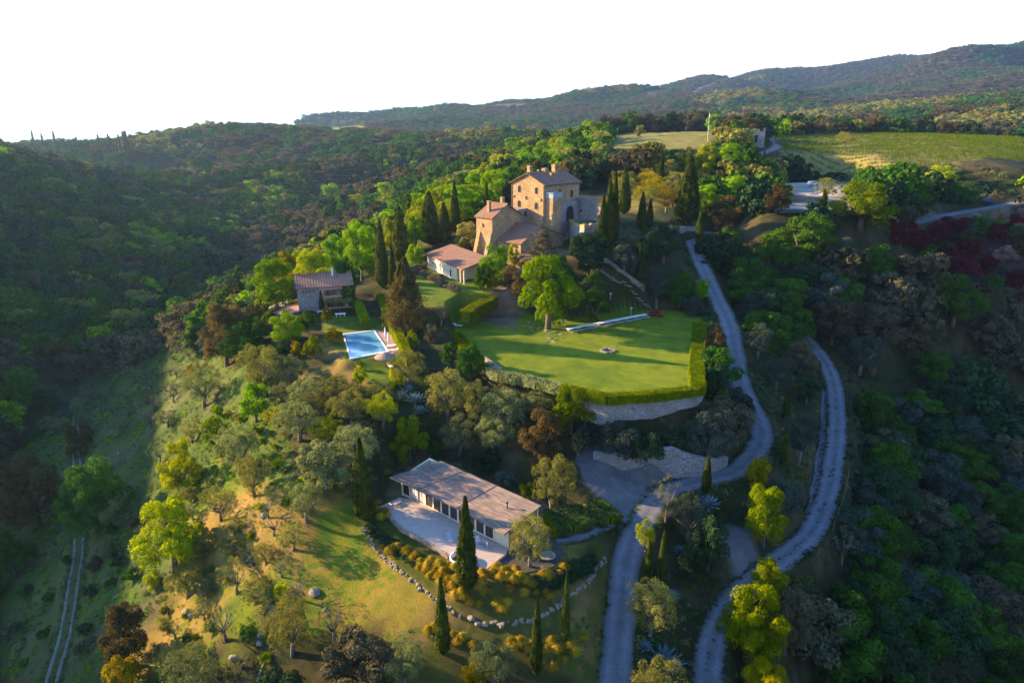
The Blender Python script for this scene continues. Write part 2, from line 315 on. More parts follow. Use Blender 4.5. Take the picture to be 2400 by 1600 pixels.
def m_foliage(name, dark, light, trans=.35, nscale=1.2, var=.35):
    m, t, o = mat(name); oi = N(t, "ObjectInfo")
    f = noise(t, nscale, 3, 'World'); g = noise(t, nscale*9, 1, 'World')
    a = N(t, "Math"); a.operation = 'MULTIPLY_ADD'; t.links.new(g, a.inputs[0]); a.inputs[1].default_value = .5; t.links.new(f, a.inputs[2])
    c = ramp(t, a.outputs[0], [(.5, dark), (1.0, light)])
    hs = N(t, "HueSaturation"); hs.inputs["Saturation"].default_value = 1.18; t.links.new(c, hs.inputs["Color"])
    mr = N(t, "MapRange"); mr.inputs[3].default_value = 1-var; mr.inputs[4].default_value = 1+var; t.links.new(oi.outputs["Random"], mr.inputs[0]); t.links.new(mr.outputs[0], hs.inputs["Value"])
    ml = N(t, "Math"); ml.operation = 'MULTIPLY'; ml.inputs[1].default_value = 7.13; t.links.new(oi.outputs["Random"], ml.inputs[0])
    fr = N(t, "Math"); fr.operation = 'FRACT'; t.links.new(ml.outputs[0], fr.inputs[0])
    m2 = N(t, "MapRange"); m2.inputs[3].default_value = .492; m2.inputs[4].default_value = .518; t.links.new(fr.outputs[0], m2.inputs[0]); t.links.new(m2.outputs[0], hs.inputs["Hue"])
    d = N(t, "BsdfDiffuse"); tr = N(t, "BsdfTranslucent"); mx = N(t, "MixShader"); mx.inputs[0].default_value = trans
    t.links.new(hs.outputs[0], d.inputs[0]); t.links.new(mixc(t, 1.0, hs.outputs[0], (1.0, .95, .5), 'MULTIPLY'), tr.inputs[0])
    t.links.new(d.outputs[0], mx.inputs[1]); t.links.new(tr.outputs[0], mx.inputs[2]); t.links.new(mx.outputs[0], o.inputs[0]); return m
M = {}
M['wood'] = m_simple('bark', (.16, .12, .09), (.07, .05, .04), 4)
M['olivebark'] = m_simple('olive_bark', (.2, .17, .14), (.08, .07, .06), 4)
FOL = dict(
  holm=((.036,.042,.028),(.17,.15,.09)), brown=((.05,.042,.022),(.20,.155,.07)), green=((.028,.060,.014),(.09,.165,.038)),
  bright=((.07,.15,.006),(.27,.44,.02)), lime=((.14,.18,.006),(.42,.44,.02)), yellow=((.16,.13,.01),(.42,.34,.05)), olive=((.08,.10,.045),(.27,.30,.14)),
  olivewarm=((.10,.11,.035),(.33,.32,.11)), cypress=((.016,.028,.008),(.11,.125,.03)), dark=((.018,.036,.018),(.055,.095,.042)), blue=((.04,.06,.045),(.11,.14,.11)),
  red=((.06,.016,.022),(.17,.045,.05)), hedge=((.07,.11,.01),(.27,.31,.03)), gold=((.22,.15,.035),(.62,.46,.13)), lavender=((.09,.075,.06),(.24,.19,.17)), agave=((.07,.13,.15),(.22,.32,.34)), blossom=((.22,.25,.08),(.62,.62,.36)), vine=((.08,.12,.012),(.17,.22,.03)), rust=((.16,.05,.02),(.4,.14,.05)))
FK = dict(dark=.9, green=1.05, blue=.85, holm=1.0, bright=1.0, lime=1.0, olive=.95, olivewarm=.95, cypress=.85)
for k, (a, b) in FOL.items(): a, b = tuple(x*FK.get(k, .85) for x in a), tuple(x*FK.get(k, .85) for x in b); M[k] = m_foliage(k+'_foliage', a, b, .22 if k in ('cypress', 'agave', 'dark') else .40, .9, .28)
M['kerb'] = m_simple('kerb_stone', (.34,.28,.20), (.15,.12,.09), 1.5, .9, .8, coord='World', bd=.15)

# ------------------------------------------------------------------ ground colours, by what grows there
def GP(*uv): return [G(u, v) for u, v in uv]
Cg = np.zeros((*HG.shape, 3)); n1 = vnoise(GX, GY, 3.0, 21); n2 = vnoise(GX, GY, 9, 22); n3 = vnoise(GX, GY, .9, 23); n4 = vnoise(GX, GY, 45, 24); nn = n1*.4+n2*.35+n3*.25
def lerp(a, b, w): return a*(1-w[..., None])+np.asarray(b)*w[..., None]
Cg[:] = (.035, .042, .014)
Cg = lerp(Cg, (.075, .065, .03), sm((nn-.45)*4))
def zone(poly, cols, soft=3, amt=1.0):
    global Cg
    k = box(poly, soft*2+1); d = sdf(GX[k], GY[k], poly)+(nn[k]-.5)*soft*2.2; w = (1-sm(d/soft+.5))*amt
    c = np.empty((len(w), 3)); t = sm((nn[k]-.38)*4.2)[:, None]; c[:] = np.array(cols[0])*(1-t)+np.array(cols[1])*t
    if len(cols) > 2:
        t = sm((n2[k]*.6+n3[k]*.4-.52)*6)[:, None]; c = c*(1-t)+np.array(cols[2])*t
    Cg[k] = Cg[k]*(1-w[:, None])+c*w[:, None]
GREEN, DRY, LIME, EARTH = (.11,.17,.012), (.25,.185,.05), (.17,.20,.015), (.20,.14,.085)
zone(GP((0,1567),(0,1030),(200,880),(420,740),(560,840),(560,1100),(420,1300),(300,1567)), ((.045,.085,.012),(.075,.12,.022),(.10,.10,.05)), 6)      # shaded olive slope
zone(GP((280,1567),(420,1250),(480,1080),(560,1000),(690,1120),(760,1140),(870,1180),(1000,1290),(1390,1260),(1370,1567)), (GREEN, (.19,.17,.022), DRY), 5)
zone(GP((430,1230),(560,1130),(690,1150),(790,1150),(720,1280),(560,1330),(450,1300)), (DRY, (.34,.22,.07), GREEN), 4)
zone(GP((740,1175),(830,1165),(1000,1330),(1120,1420),(1130,1490),(800,1470),(700,1330)), ((.10,.17,.012), LIME, (.24,.20,.03)), 3)
zone(GP((505,840),(600,840),(650,1000),(700,1120),(620,1130),(560,1050),(520,950)), ((.05,.10,.012),(.09,.14,.02)), 3)
zone(GP((690,860),(800,830),(850,850),(880,880),(830,900),(700,900)), (DRY, (.36,.22,.08), (.28,.2,.06)), 2.5)
zone(GP((700,815),(830,740),(900,760),(800,830)), (DRY, EARTH, GREEN), 2)
zone(POOLT, ((.10,.15,.012),(.16,.19,.015)), 1.2)
zone(GP((820,830),(930,830),(935,870),(880,885),(835,870)), ((.10,.17,.012), LIME), 1.5)
zone(LAWN, ((.125,.19,.010),(.18,.24,.014)), .6)
zone(GARDEN, ((.11,.17,.012),(.17,.20,.015)), 1)
zone(PL(14, (1165,665),(1200,640),(1200,700),(1190,745),(1110,715)), ((.17,.12,.09),(.22,.16,.11)), 2)
zone(GP((1660,1215),(1720,1225),(1745,1330),(1690,1345),(1660,1270)), ((.15,.14,.15),(.2,.19,.2)), 2)
zone(PL(1.6, (1322,1075),(1345,1048),(1400,1062),(1480,1078),(1560,1085),(1600,1080),(1600,1110),(1500,1140),(1480,1200),(1440,1190),(1400,1158),(1350,1118)), ((.14,.14,.155),(.19,.19,.205)), 1.2)
zone(HOUSET, (EARTH, (.13,.12,.05)), 1.5)
zone(BEDG, ((.045,.055,.014),(.055,.08,.012)), 1.5)
zone(GP((1000,1330),(1380,1300),(1390,1567),(900,1567),(900,1500)), ((.09,.10,.02),(.13,.12,.03),(.2,.14,.05)), 4, .8)
zone(CASTLE, ((.3,.26,.2),(.24,.21,.16)), 3); zone(CLOW, (EARTH, (.1,.1,.04)), 3); zone(PARKU, ((.38,.36,.34),(.33,.31,.29)), 3)
zone(GP((1470,500),(1600,515),(1580,480),(1480,440),(1380,470)), ((.15,.17,.03),(.24,.2,.08)), 4)
zone(GP((1400,345),(1640,345),(1650,305),(1560,300),(1430,307)), ((.17,.2,.03),(.26,.22,.07)), 6)
VINEY = GP((1790,398),(1800,345),(1775,312),(2000,308),(2450,318),(2450,386),(2080,398),(1940,404))
zone(VINEY, ((.24,.22,.07),(.28,.23,.09),(.2,.21,.05)), 6)
zone(GP((700,291),(830,288),(850,302),(760,312)), ((.24,.27,.03),(.30,.30,.04)), 20); zone(GP((875,328),(900,324),(900,334),(880,335)), ((.24,.27,.03),(.3,.3,.04)), 10)
zone(GP((2080,530),(2352,475),(2352,690),(2180,640)), ((.06,.028,.034),(.10,.045,.045)), 12)
zone(GP((2080,500),(2350,445),(2350,470),(2120,512)), ((.17,.14,.10),(.10,.1,.04)), 3)
# fields on the far hills
for q, c in ((((1470,218),(1600,202),(1740,184),(1745,189),(1610,209),(1500,222)), (.22,.22,.12)), (((1120,240),(1250,225),(1290,232),(1160,252)), (.2,.22,.10)), (((1780,215),(1960,180),(2100,165),(2110,175),(1900,225)), (.10,.13,.04)),
             (((1000,290),(1180,272),(1290,280),(1290,288),(1100,300)), (.16,.17,.10))):
    zone(GP(*q), (tuple(x*.6 for x in c), tuple(x*.45 for x in c)), 60)
FIELDS = [GP(*q) for q in (((1470,218),(1600,202),(1740,184),(1745,189),(1610,209),(1500,222)), ((1120,240),(1250,225),(1290,232),(1160,252)), ((700,291),(830,288),(850,302),(760,312)), ((875,328),(900,324),(900,334),(880,335)))]
Cg *= .78
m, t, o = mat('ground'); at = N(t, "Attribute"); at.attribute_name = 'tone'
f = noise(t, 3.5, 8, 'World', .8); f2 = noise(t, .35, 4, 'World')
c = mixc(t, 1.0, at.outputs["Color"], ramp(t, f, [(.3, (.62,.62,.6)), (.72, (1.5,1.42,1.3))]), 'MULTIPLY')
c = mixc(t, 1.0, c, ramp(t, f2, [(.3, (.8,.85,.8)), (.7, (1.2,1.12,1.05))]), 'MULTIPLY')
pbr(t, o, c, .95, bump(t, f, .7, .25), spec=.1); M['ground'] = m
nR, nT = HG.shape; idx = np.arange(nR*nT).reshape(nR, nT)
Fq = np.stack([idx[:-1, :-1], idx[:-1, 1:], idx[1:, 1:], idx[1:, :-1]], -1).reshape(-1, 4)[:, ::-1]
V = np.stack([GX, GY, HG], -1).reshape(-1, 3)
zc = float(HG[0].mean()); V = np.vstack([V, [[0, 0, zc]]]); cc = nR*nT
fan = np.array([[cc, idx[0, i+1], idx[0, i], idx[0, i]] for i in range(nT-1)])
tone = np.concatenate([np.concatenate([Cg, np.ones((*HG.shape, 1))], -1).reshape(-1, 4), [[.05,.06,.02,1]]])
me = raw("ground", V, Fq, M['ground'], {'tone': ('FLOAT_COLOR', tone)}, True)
gr = link("ground", me); tag(gr, "hilly ground under the grass, groves and woods", kind="structure")
mf = bpy.data.meshes.new("ground"); mf.from_pydata([tuple(V[i]) for i in idx[0]]+[(0, 0, zc)], [], [(i, nT, i+1) for i in range(nT-1)]); mf.materials.append(M['ground'])
at_ = mf.attributes.new('tone', 'FLOAT_COLOR', 'POINT'); at_.data.foreach_set('color', [.05, .06, .02, 1]*(nT+1)); 
tag(link("ground", mf), "ground below the viewpoint", kind="structure")

# ------------------------------------------------------------------ roads
m, t, o = mat('gravel'); f = noise(t, 9, 8, 'World', .8); f2 = noise(t, .45, 6, 'World', .7); at = N(t, "Attribute"); at.attribute_name = 'across'
tr = ramp(t, at.outputs["Fac"], [(0, (.5,.42,.28)), (.1, (.78,.74,.66)), (.27, (1.1,1.1,1.1)), (.5, (.78,.77,.72)), (.73, (1.1,1.1,1.1)), (.9, (.78,.74,.66)), (1, (.5,.42,.28))])
c = mixc(t, 1, ramp(t, f, [(.36, (.075,.076,.085)), (.5, (.13,.134,.15)), (.64, (.215,.22,.24))]), tr, 'MULTIPLY'); c = mixc(t, 1, c, ramp(t, f2, [(.3, (.72,.70,.66)), (.7, (1.15,1.15,1.18))]), 'MULTIPLY')
pbr(t, o, c, .95, bump(t, f, .3, .04)); M['gravel'] = m
M['rutpath'] = m_simple('rut_earth', (.17,.17,.15), (.09,.10,.065), 1.4, .95, .2, coord='World')
M['dustpath'] = m_simple('trodden_earth', (.26,.20,.12), (.16,.13,.07), 2, .95, .2, coord='World')
def ribbon(name, line, half, label, seg=10, wob=.25, lift=.03, taper=0, mtl='gravel'):
    V = []; A = []; n = len(line)
    for i, p in enumerate(line):
        d = (line[min(i+1, n-1)]-line[max(i-1, 0)]); d.z = 0; d.normalize(); s = Vector((d.y, -d.x, 0))
        hl = half*(1+wob*(vnoise(np.array([i*1.0]), np.array([3.]), 5, 31)[0]-.5)); hr = half*(1+wob*(vnoise(np.array([i*1.0]), np.array([9.]), 4, 32)[0]-.5))
        for k in range(seg+1):
            q = -1+2*k/seg; w = hl if q < 0 else hr; x = p+s*(q*w)
            V.append((x.x, x.y, p.z+lift-.10*abs(q)**6)); A.append(k/seg)
    Fc = [(i*(seg+1)+k, (i+1)*(seg+1)+k, (i+1)*(seg+1)+k+1, i*(seg+1)+k+1) for i in range(n-1) for k in range(seg)]
    o = link(name, raw(name, V, [f[::-1] for f in Fc], M[mtl], {'across': ('FLOAT', A)}, True)); return tag(o, label, kind="structure")
ribbon("gravel_road", R_MAIN, 2.15, "grey gravel road climbing from the front past the lawn wall to the castle gate")
ribbon("lower_track", R_LOW, 1.95, "lower gravel track curving along the shaded wood", lift=.05)
ribbon("old_track", R_OLD, .75, "short parallel branch of the lower track", lift=.04, wob=.8)
ribbon("driveway", R_DRIVE, 1.7, "gravel driveway leading to the low modern house", lift=.045)
ribbon("upper_road", R_UP, 2.6, "pale road bending beside the small gate tower")
ribbon("far_road", R_FAR, 2.2, "pale road at the right beyond the burnt slope")
ribbon("castle_approach", R_TOP, 2, "gravel turning place by the low wall above the road", lift=.0)
for s in (-.72, .72):
    L2 = []
    for i, p in enumerate(R_LEFT):
        d = (R_LEFT[min(i+1, len(R_LEFT)-1)]-R_LEFT[max(i-1, 0)]); d.z = 0; d.normalize(); L2.append(p+Vector((d.y, -d.x, 0))*s)
    ribbon("wheel_track", L2, .3, "pale wheel rut of the farm track in the shaded olive grove", 4, 1.3, .02, mtl="rutpath")
ribbon("footpath", R_PATH, .2, "narrow trodden footpath through the sunny olive grove", 4, 1.2, .02, mtl="dustpath")
yd = MB(); pk = G(1850,450); yd.prism([ (p.x, p.y) for p in PL(pk.z, (1795,420),(1935,420),(1950,440),(1940,485),(1790,488))], pk.z-.3, pk.z+.03)
M['pave'] = m_simple('pale_paving', (.42,.41,.4), (.34,.33,.33), .5, .9, .1, coord='World')
tag(yd.build("parking_area", M['gravel']), "pale gravel parking area beyond the trees right of the castle", kind="structure")
# ------------------------------------------------------------------ foliage meshes (unit tree: width 1)
def rdir(R, n):
    v = R.normal(size=(n, 3)); return v/np.linalg.norm(v, axis=1)[:, None]
def leaves(R, C, Nn, s, jit=.6, aspect=1.0, up=0.0):
    n = len(C); d = Nn+rdir(R, n)*jit; d[:, 2] += up; d /= np.linalg.norm(d, axis=1)[:, None]
    a = np.cross(d, rdir(R, n)); a /= np.linalg.norm(a, axis=1)[:, None]; b = np.cross(d, a)
    s = (s*(.6+.8*R.rand(n)))[:, None]*.5; a = a*s*aspect; b = b*s
    k = R.rand(n)[:, None]*.6-.3
    V = np.stack([C-a*.9-b*k, C-b*(1+k), C+a+b*k, C+b], 1).reshape(-1, 3)
    return V, np.arange(4*n).reshape(n, 4)
def clumps(R, cen, rad, per, leaf, jit=.6, squash=.85, **kw):
    n = len(cen); d = rdir(R, n*per); d[:, 2] = np.where(d[:, 2] < -.35, -d[:, 2], d[:, 2])
    rr = np.repeat(rad, per)*(.72+.36*R.rand(n*per)); C = np.repeat(cen, per, 0)+d*rr[:, None]*np.array([1, 1, squash])
    return leaves(R, C, d, np.full(n*per, leaf), jit, **kw)
def crown_pts(R, n, shape):
    out = []
    while len(out) < n:
        d = rdir(R, 1)[0]; q = R.rand()**.35
        x, y, z = d*q*.5
        if shape == 'round':
            if z < -.46: continue
            out.append((x*.84, y*.84, .45+z*.98))
        elif shape == 'dome':
            if z < -.1: continue
            out.append((x*.9, y*.9, .18+z*1.0))
        elif shape == 'tall': out.append((x*.8, y*.8, .7+z*1.35))
        elif shape == 'loose': out.append((x*.95, y*.95, .55+z*.85+.08*R.rand()))
    return np.array(out)
def m_crown(kind, seed, mt, dens=1.0, leafk=1.0):
    R = np.random.RandomState(seed)
    if kind == 'oak':
        cen = crown_pts(R, 34, 'round'); cen = cen[np.argsort(cen[:, 2])]; rad = .10+.085*R.rand(len(cen)); V, Fc = clumps(R, cen, rad, int(190*dens), .040*leafk)
    elif kind == 'tallbroad':
        cen = crown_pts(R, 40, 'tall'); rad = .09+.08*R.rand(40); V, Fc = clumps(R, cen, rad, int(170*dens), .042*leafk)
    elif kind == 'bush':
        cen = crown_pts(R, 22, 'dome'); rad = .11+.08*R.rand(22); V, Fc = clumps(R, cen, rad, int(170*dens), .045*leafk)
    elif kind == 'olive':
        cen = crown_pts(R, 60, 'loose'); rad = .06+.075*R.rand(60); V, Fc = clumps(R, cen, rad, int(95*dens), .030*leafk, 1.0, 1.1, aspect=.7)
    elif kind == 'sparse':
        cen = crown_pts(R, 60, 'loose'); rad = .03+.06*R.rand(60); V, Fc = clumps(R, cen, rad, int(36*dens), .020*leafk, 1.2, 1.2, aspect=.7)
    elif kind == 'cypress':       # width 1, height 7
        n = int(9500*dens); z = R.rand(n)**.9; ph = R.rand(n)*2*math.pi
        prof = np.minimum(1, (z/.10))**.6*np.clip((1-z)/.66, 0, 1)**.80*.5+.015
        lob = 1+.16*np.sin(ph*5+z*9+seed)*np.sin(z*23+ph*2)+.12*np.sin(ph*11+seed*2); r = prof*lob*(.78+.27*R.rand(n))
        C = np.stack([np.cos(ph)*r, np.sin(ph)*r, z*7.0+.1], 1); Nn = np.stack([np.cos(ph), np.sin(ph), np.full(n, .35)], 1); Nn /= np.linalg.norm(Nn, axis=1)[:, None]
        V, Fc = leaves(R, C, Nn, np.full(n, .15*leafk), .55, .75)
    elif kind == 'cone':          # broad conifer, width 1, height 2.1
        n = int(11000*dens); z = R.rand(n)**.85; ph = R.rand(n)*2*math.pi
        prof = np.minimum(1, (z/.12+.35))*np.clip((1-z)/.7, 0, 1)**.8*.5+.02
        lob = 1+.28*np.sin(ph*4+z*13)*np.sin(z*31+ph)+.15*np.sin(ph*9-z*20); r = prof*lob*(.6+.45*R.rand(n))
        C = np.stack([np.cos(ph)*r, np.sin(ph)*r, z*2.05+.08+.04*np.sin(ph*6)], 1); Nn = np.stack([np.cos(ph), np.sin(ph), np.full(n, .5)], 1)
        V, Fc = leaves(R, C, Nn, np.full(n, .05*leafk), .7)
    elif kind == 'cedar':         # tiers of flat plates
        cs = []; rs = []
        for k in range(56):
            z = .25+.9*R.rand(); rr = .46*(1.2-z)**.7*(.4+.6*R.rand()); a = R.rand()*6.283; cs.append((math.cos(a)*rr, math.sin(a)*rr, z)); rs.append(.07+.06*R.rand())
        V, Fc = clumps(R, np.array(cs), np.array(rs), int(80*dens), .034*leafk, .7, .45)
    elif kind == 'tuft':          # ornamental grass: arching blades
        n = int(420*dens); ph = R.rand(n)*6.283; k = R.rand(n)**.7; V = []
        for i in range(n):
            c, s = math.cos(ph[i]), math.sin(ph[i]); w = .013*(1+R.rand()); L = .12+.30*k[i]*(.5+R.rand())
            h = (.6+.6*R.rand())*(1-k[i]*.25); px, py = -s*w, c*w
            V += [(c*.05-px, s*.05-py, 0), (c*.05+px, s*.05+py, 0), (c*L*.6+px*.9, s*L*.6+py*.9, h), (c*L*.6-px*.9, s*L*.6-py*.9, h)]
            V += [(c*L*.6-px*.9, s*L*.6-py*.9, h), (c*L*.6+px*.9, s*L*.6+py*.9, h), (c*L*1.5+px*.3, s*L*1.5+py*.3, h*.86), (c*L*1.5-px*.3, s*L*1.5-py*.3, h*.86)]
        V = np.array(V); Fc = np.arange(len(V)).reshape(-1, 4)
    elif kind == 'agave':
        V = []
        for i in range(34):
            a = i*2.4; e = .25+1.1*(i/34)**1.2; L = .62-.15*(i/34); w = .05; d = np.array([math.cos(a)*math.cos(e), math.sin(a)*math.cos(e), math.sin(e)]); s = np.array([-math.sin(a), math.cos(a), 0])*w
            n_ = np.cross(d, s)*.6
            p = [np.zeros(3), d*L*.5, d*L*.85+np.array([0, 0, -.02]), d*L]
            ws = [.8, 1, .5, .04]
            for j in range(3):
                for sg in (1, -1):
                    V += [p[j]+s*ws[j]*sg+n_*ws[j], p[j], p[j+1], p[j+1]+s*ws[j+1]*sg+n_*ws[j+1]]
        V = np.array(V); Fc = np.arange(len(V)).reshape(-1, 4)
    me = raw(kind+'_leaves', V, Fc, M[mt]); return me
TRK = dict(oak=(.28, .045, 5), tallbroad=(.25, .04, 5), olive=(.32, .045, 6), sparse=(.36, .035, 7), cypress=(.7, .07, 0), cone=(.4, .05, 0), cedar=(.6, .04, 6), bush=(.1, .03, 3))
def m_trunk(kind, seed, mt):
    h, r, nb = TRK[kind]; R = random.Random(seed); b = MB(); lean = .10 if kind in ('olive', 'sparse') else .02
    top = Vector((R.uniform(-lean, lean), R.uniform(-lean, lean), h)); H2 = dict(cypress=6.2, cone=1.9, cedar=1.2).get(kind)
    if H2: b.tube([(0, 0, -.12), (0, 0, h), (0, 0, H2)], [r, r*.8, r*.15], 7)
    else: b.tube([(0, 0, -.12), (top.x*.3, top.y*.3+.01, h*.45), top*.75], [r*1.3, r, r*.75], 8)
    for k in range(nb):
        a = k*2*math.pi/nb+R.random(); q = R.uniform(.22, .36); zt = h+R.uniform(.12, .35)
        s = top*.72 if not H2 else Vector((0, 0, h+.1*k)); m_ = s+Vector((math.cos(a)*q*.5, math.sin(a)*q*.5, (zt-s.z)*.55)); e = Vector((math.cos(a)*q, math.sin(a)*q, zt if not H2 else s.z+.05))
        b.tube([s, m_, e], [r*.55, r*.4, r*.14], 6)
        if kind in ('olive', 'sparse'):
            a2 = a+.7; b.tube([m_, m_+Vector((math.cos(a2)*.12, math.sin(a2)*.12, .18))], [r*.3, r*.08], 5)
    return b.mesh(kind+'_trunk', M[mt], True)
_cache = {}
def kit(kind, fol, var, dens=1.0, leafk=1.0):
    key = (kind, fol, var, dens)
    if key not in _cache:
        gk = (kind, var, dens)
        me = m_crown(kind, 100+var*17+len(kind), fol, dens, leafk); 
        tk = ('t', kind, var)
        if tk not in _cache and kind in TRK: _cache[tk] = m_trunk(kind, var*5+3, 'olivebark' if kind in ('olive', 'sparse') else 'wood')
        _cache[key] = (me, _cache.get(tk))
    return _cache[key]
HT = dict(oak=1.0, tallbroad=1.42, olive=1.02, sparse=1.05, cypress=7.1, cone=2.15, cedar=1.22, bush=.72, tuft=1.0, agave=.62)   # unit heights
NAME = dict(oak='broadleaf_tree', tallbroad='broadleaf_tree', olive='olive_tree', sparse='olive_tree', cypress='cypress_tree', cone='conifer_tree', cedar='cedar_tree', bush='shrub')
CATN = dict(oak='tree', tallbroad='tree', olive='olive tree', sparse='olive tree', cypress='cypress', cone='conifer', cedar='conifer', bush='shrub')
TREES = []           # x, y, radius already occupied
NV = dict(oak=3, tallbroad=2, olive=3, sparse=2, cypress=2, cone=1, cedar=1, bush=2)
def put(kind, fol, p, wid, hei, label, group=None, dens=1.0, leafk=1.0, name=None, cat=None, lean=0):
    var = rnd.randrange(NV[kind]); cr_, tr_ = kit(kind, fol, var, dens, leafk)
    t = thing(name or NAME[kind], label, cat or CATN[kind], p, rnd.uniform(0, 6.28), group); t.scale = (wid, wid, hei/HT[kind])
    if lean: t.rotation_euler = (0, lean, rnd.uniform(-.2, .2))
    link('crown', cr_, t)
    if tr_: link('trunk', tr_, t)
    TREES.append((p[0], p[1], wid*.5)); return t
def T(kind, fol, u, vb, vt, w, label, group=None, r=None, **kw):       # tree by foot, top and width in the photograph
    p = PR(u, vb, r) if r else G(u, vb)
    rr = math.hypot(p.x, p.y); x, y, d = ray(u, vt); zt = CAMZ+d/math.hypot(x, y)*rr
    if r: p.z = H(p.x, p.y)
    hei = max(zt-p.z, .6); wid = w/F*depth(p)
    return put(kind, fol, p, wid, hei, label, group, **kw)
# ------------------------------------------------------------------ building materials
M['stone_warm'] = m_stone('warm_rubble_stone', (.60,.39,.19), (.36,.24,.12), (.22,.15,.08), 1.5, .8)
M['stone_grey'] = m_stone('grey_rubble_stone', (.40,.37,.33), (.27,.25,.23), (.12,.11,.10), 1.7, .8)
M['stone_dry'] = m_stone('dry_stone', (.46,.36,.24), (.28,.22,.15), (.06,.05,.04), 2.2, 1.0)
M['plaster'] = m_simple('pale_plaster', (.62,.52,.36), (.50,.41,.27), 1.2, .9, .1, coord='World'); M['pinkplaster'] = m_simple('pink_plaster', (.50,.27,.18), (.36,.22,.16), 1.6, .9, .15, coord='World')
M['white'] = m_simple('white_paint', (.72,.70,.66), (.6,.58,.55), 5, .6, .05); M['cream'] = m_simple('cream_plaster', (.70,.61,.42), (.62,.53,.36), 2, .8, .05)
M['frame'] = m_simple('brown_wood', (.14,.08,.05), (.08,.05,.03), 6, .6, .1); M['rust'] = m_simple('rusty_steel', (.24,.13,.08), (.16,.09,.06), 3, .7, .1)
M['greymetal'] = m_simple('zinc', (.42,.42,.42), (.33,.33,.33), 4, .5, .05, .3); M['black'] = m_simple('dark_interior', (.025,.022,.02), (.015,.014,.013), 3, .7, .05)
M['terrazzo'] = m_simple('terrace_slab', (.44,.35,.29), (.36,.28,.23), 1.2, .8, .08, coord='World'); M['brickpave'] = m_simple('brick_paving', (.42,.26,.21), (.30,.18,.15), 6, .9, .3, coord='World')
M['redpaint'] = m_simple('red_paint', (.34,.02,.025), (.26,.018,.02), 4, .35, .02); M['tyre'] = m_simple('rubber', (.03,.03,.03), (.02,.02,.02), 6, .8, .2); M['navy'] = m_simple('dark_blue_paint', (.02,.04,.12), (.02,.03,.09), 4, .3, .02)
M['thatch'] = m_simple('thatch', (.34,.25,.17), (.2,.14,.1), 9, .95, .6); M['clay'] = m_simple('terracotta', (.48,.2,.1), (.38,.15,.07), 5, .8, .2); M['cloth'] = m_simple('canvas', (.78,.75,.70), (.7,.67,.62), 5, .9, .1)
M['rock'] = m_simple('rock', (.28,.24,.19), (.13,.115,.09), 1.5, .9, .8, coord='World', bd=.15); M['soil'] = m_simple('soil', (.2,.14,.09), (.13,.09,.06), 2, .95, .5, coord='World')
m, t, o = mat('glass'); pbr(t, o, (.03,.035,.04), .08, spec=.8); M['glass'] = m
m, t, o = mat('glazing'); pbr(t, o, (.30,.38,.45), .15, spec=.8); M['skyglass'] = m
m, t, o = mat('pool_water'); f = noise(t, .5, 3, 'World'); pbr(t, o, ramp(t, f, [(.3, (.10,.28,.36)), (.7, (.15,.36,.44))]), .08, bump(t, noise(t, 3, 2, 'World'), .08, .03), spec=.5); M['water'] = m
def m_tiles(name, c1, c2, ux, uy, pitch=.42):       # clay tile courses; ux runs along the eave
    m, t, o = mat(name); g = N(t, "NewGeometry"); dt = N(t, "VectorMath"); dt.operation = 'DOT_PRODUCT'; t.links.new(g.outputs["Position"], dt.inputs[0]); dt.inputs[1].default_value = (ux, uy, 0)
    s = N(t, "Math"); s.operation = 'MULTIPLY'; s.inputs[1].default_value = 2*math.pi/pitch; t.links.new(dt.outputs["Value"], s.inputs[0]); w = N(t, "Math"); w.operation = 'SINE'; t.links.new(s.outputs[0], w.inputs[0])
    f = noise(t, 1.8, 5, 'World', .75); f2 = noise(t, .35, 3, 'World'); c = ramp(t, f, [(.3, c2), (.68, c1)]); c = mixc(t, ramp(t, f2, [(.45, (0,0,0)), (.7, (.5,.5,.5))]), c, (.24,.21,.16))
    h = N(t, "Math"); h.operation = 'MULTIPLY_ADD'; t.links.new(w.outputs[0], h.inputs[0]); h.inputs[1].default_value = .5; t.links.new(f, h.inputs[2])
    c = mixc(t, ramp(t, w.outputs[0], [(0, (.45,.45,.45)), (.5, (0,0,0))]), c, tuple(x*.5 for x in c2))
    pbr(t, o, c, .9, bump(t, h.outputs[0], .6, .07)); return m
def d2(v): v = Vector((v[0], v[1])); return v.normalized()
def P3(o, ax, s, ay, q, z): return Vector((o[0]+ax[0]*s+ay[0]*q, o[1]+ax[1]*s+ay[1]*q, z))
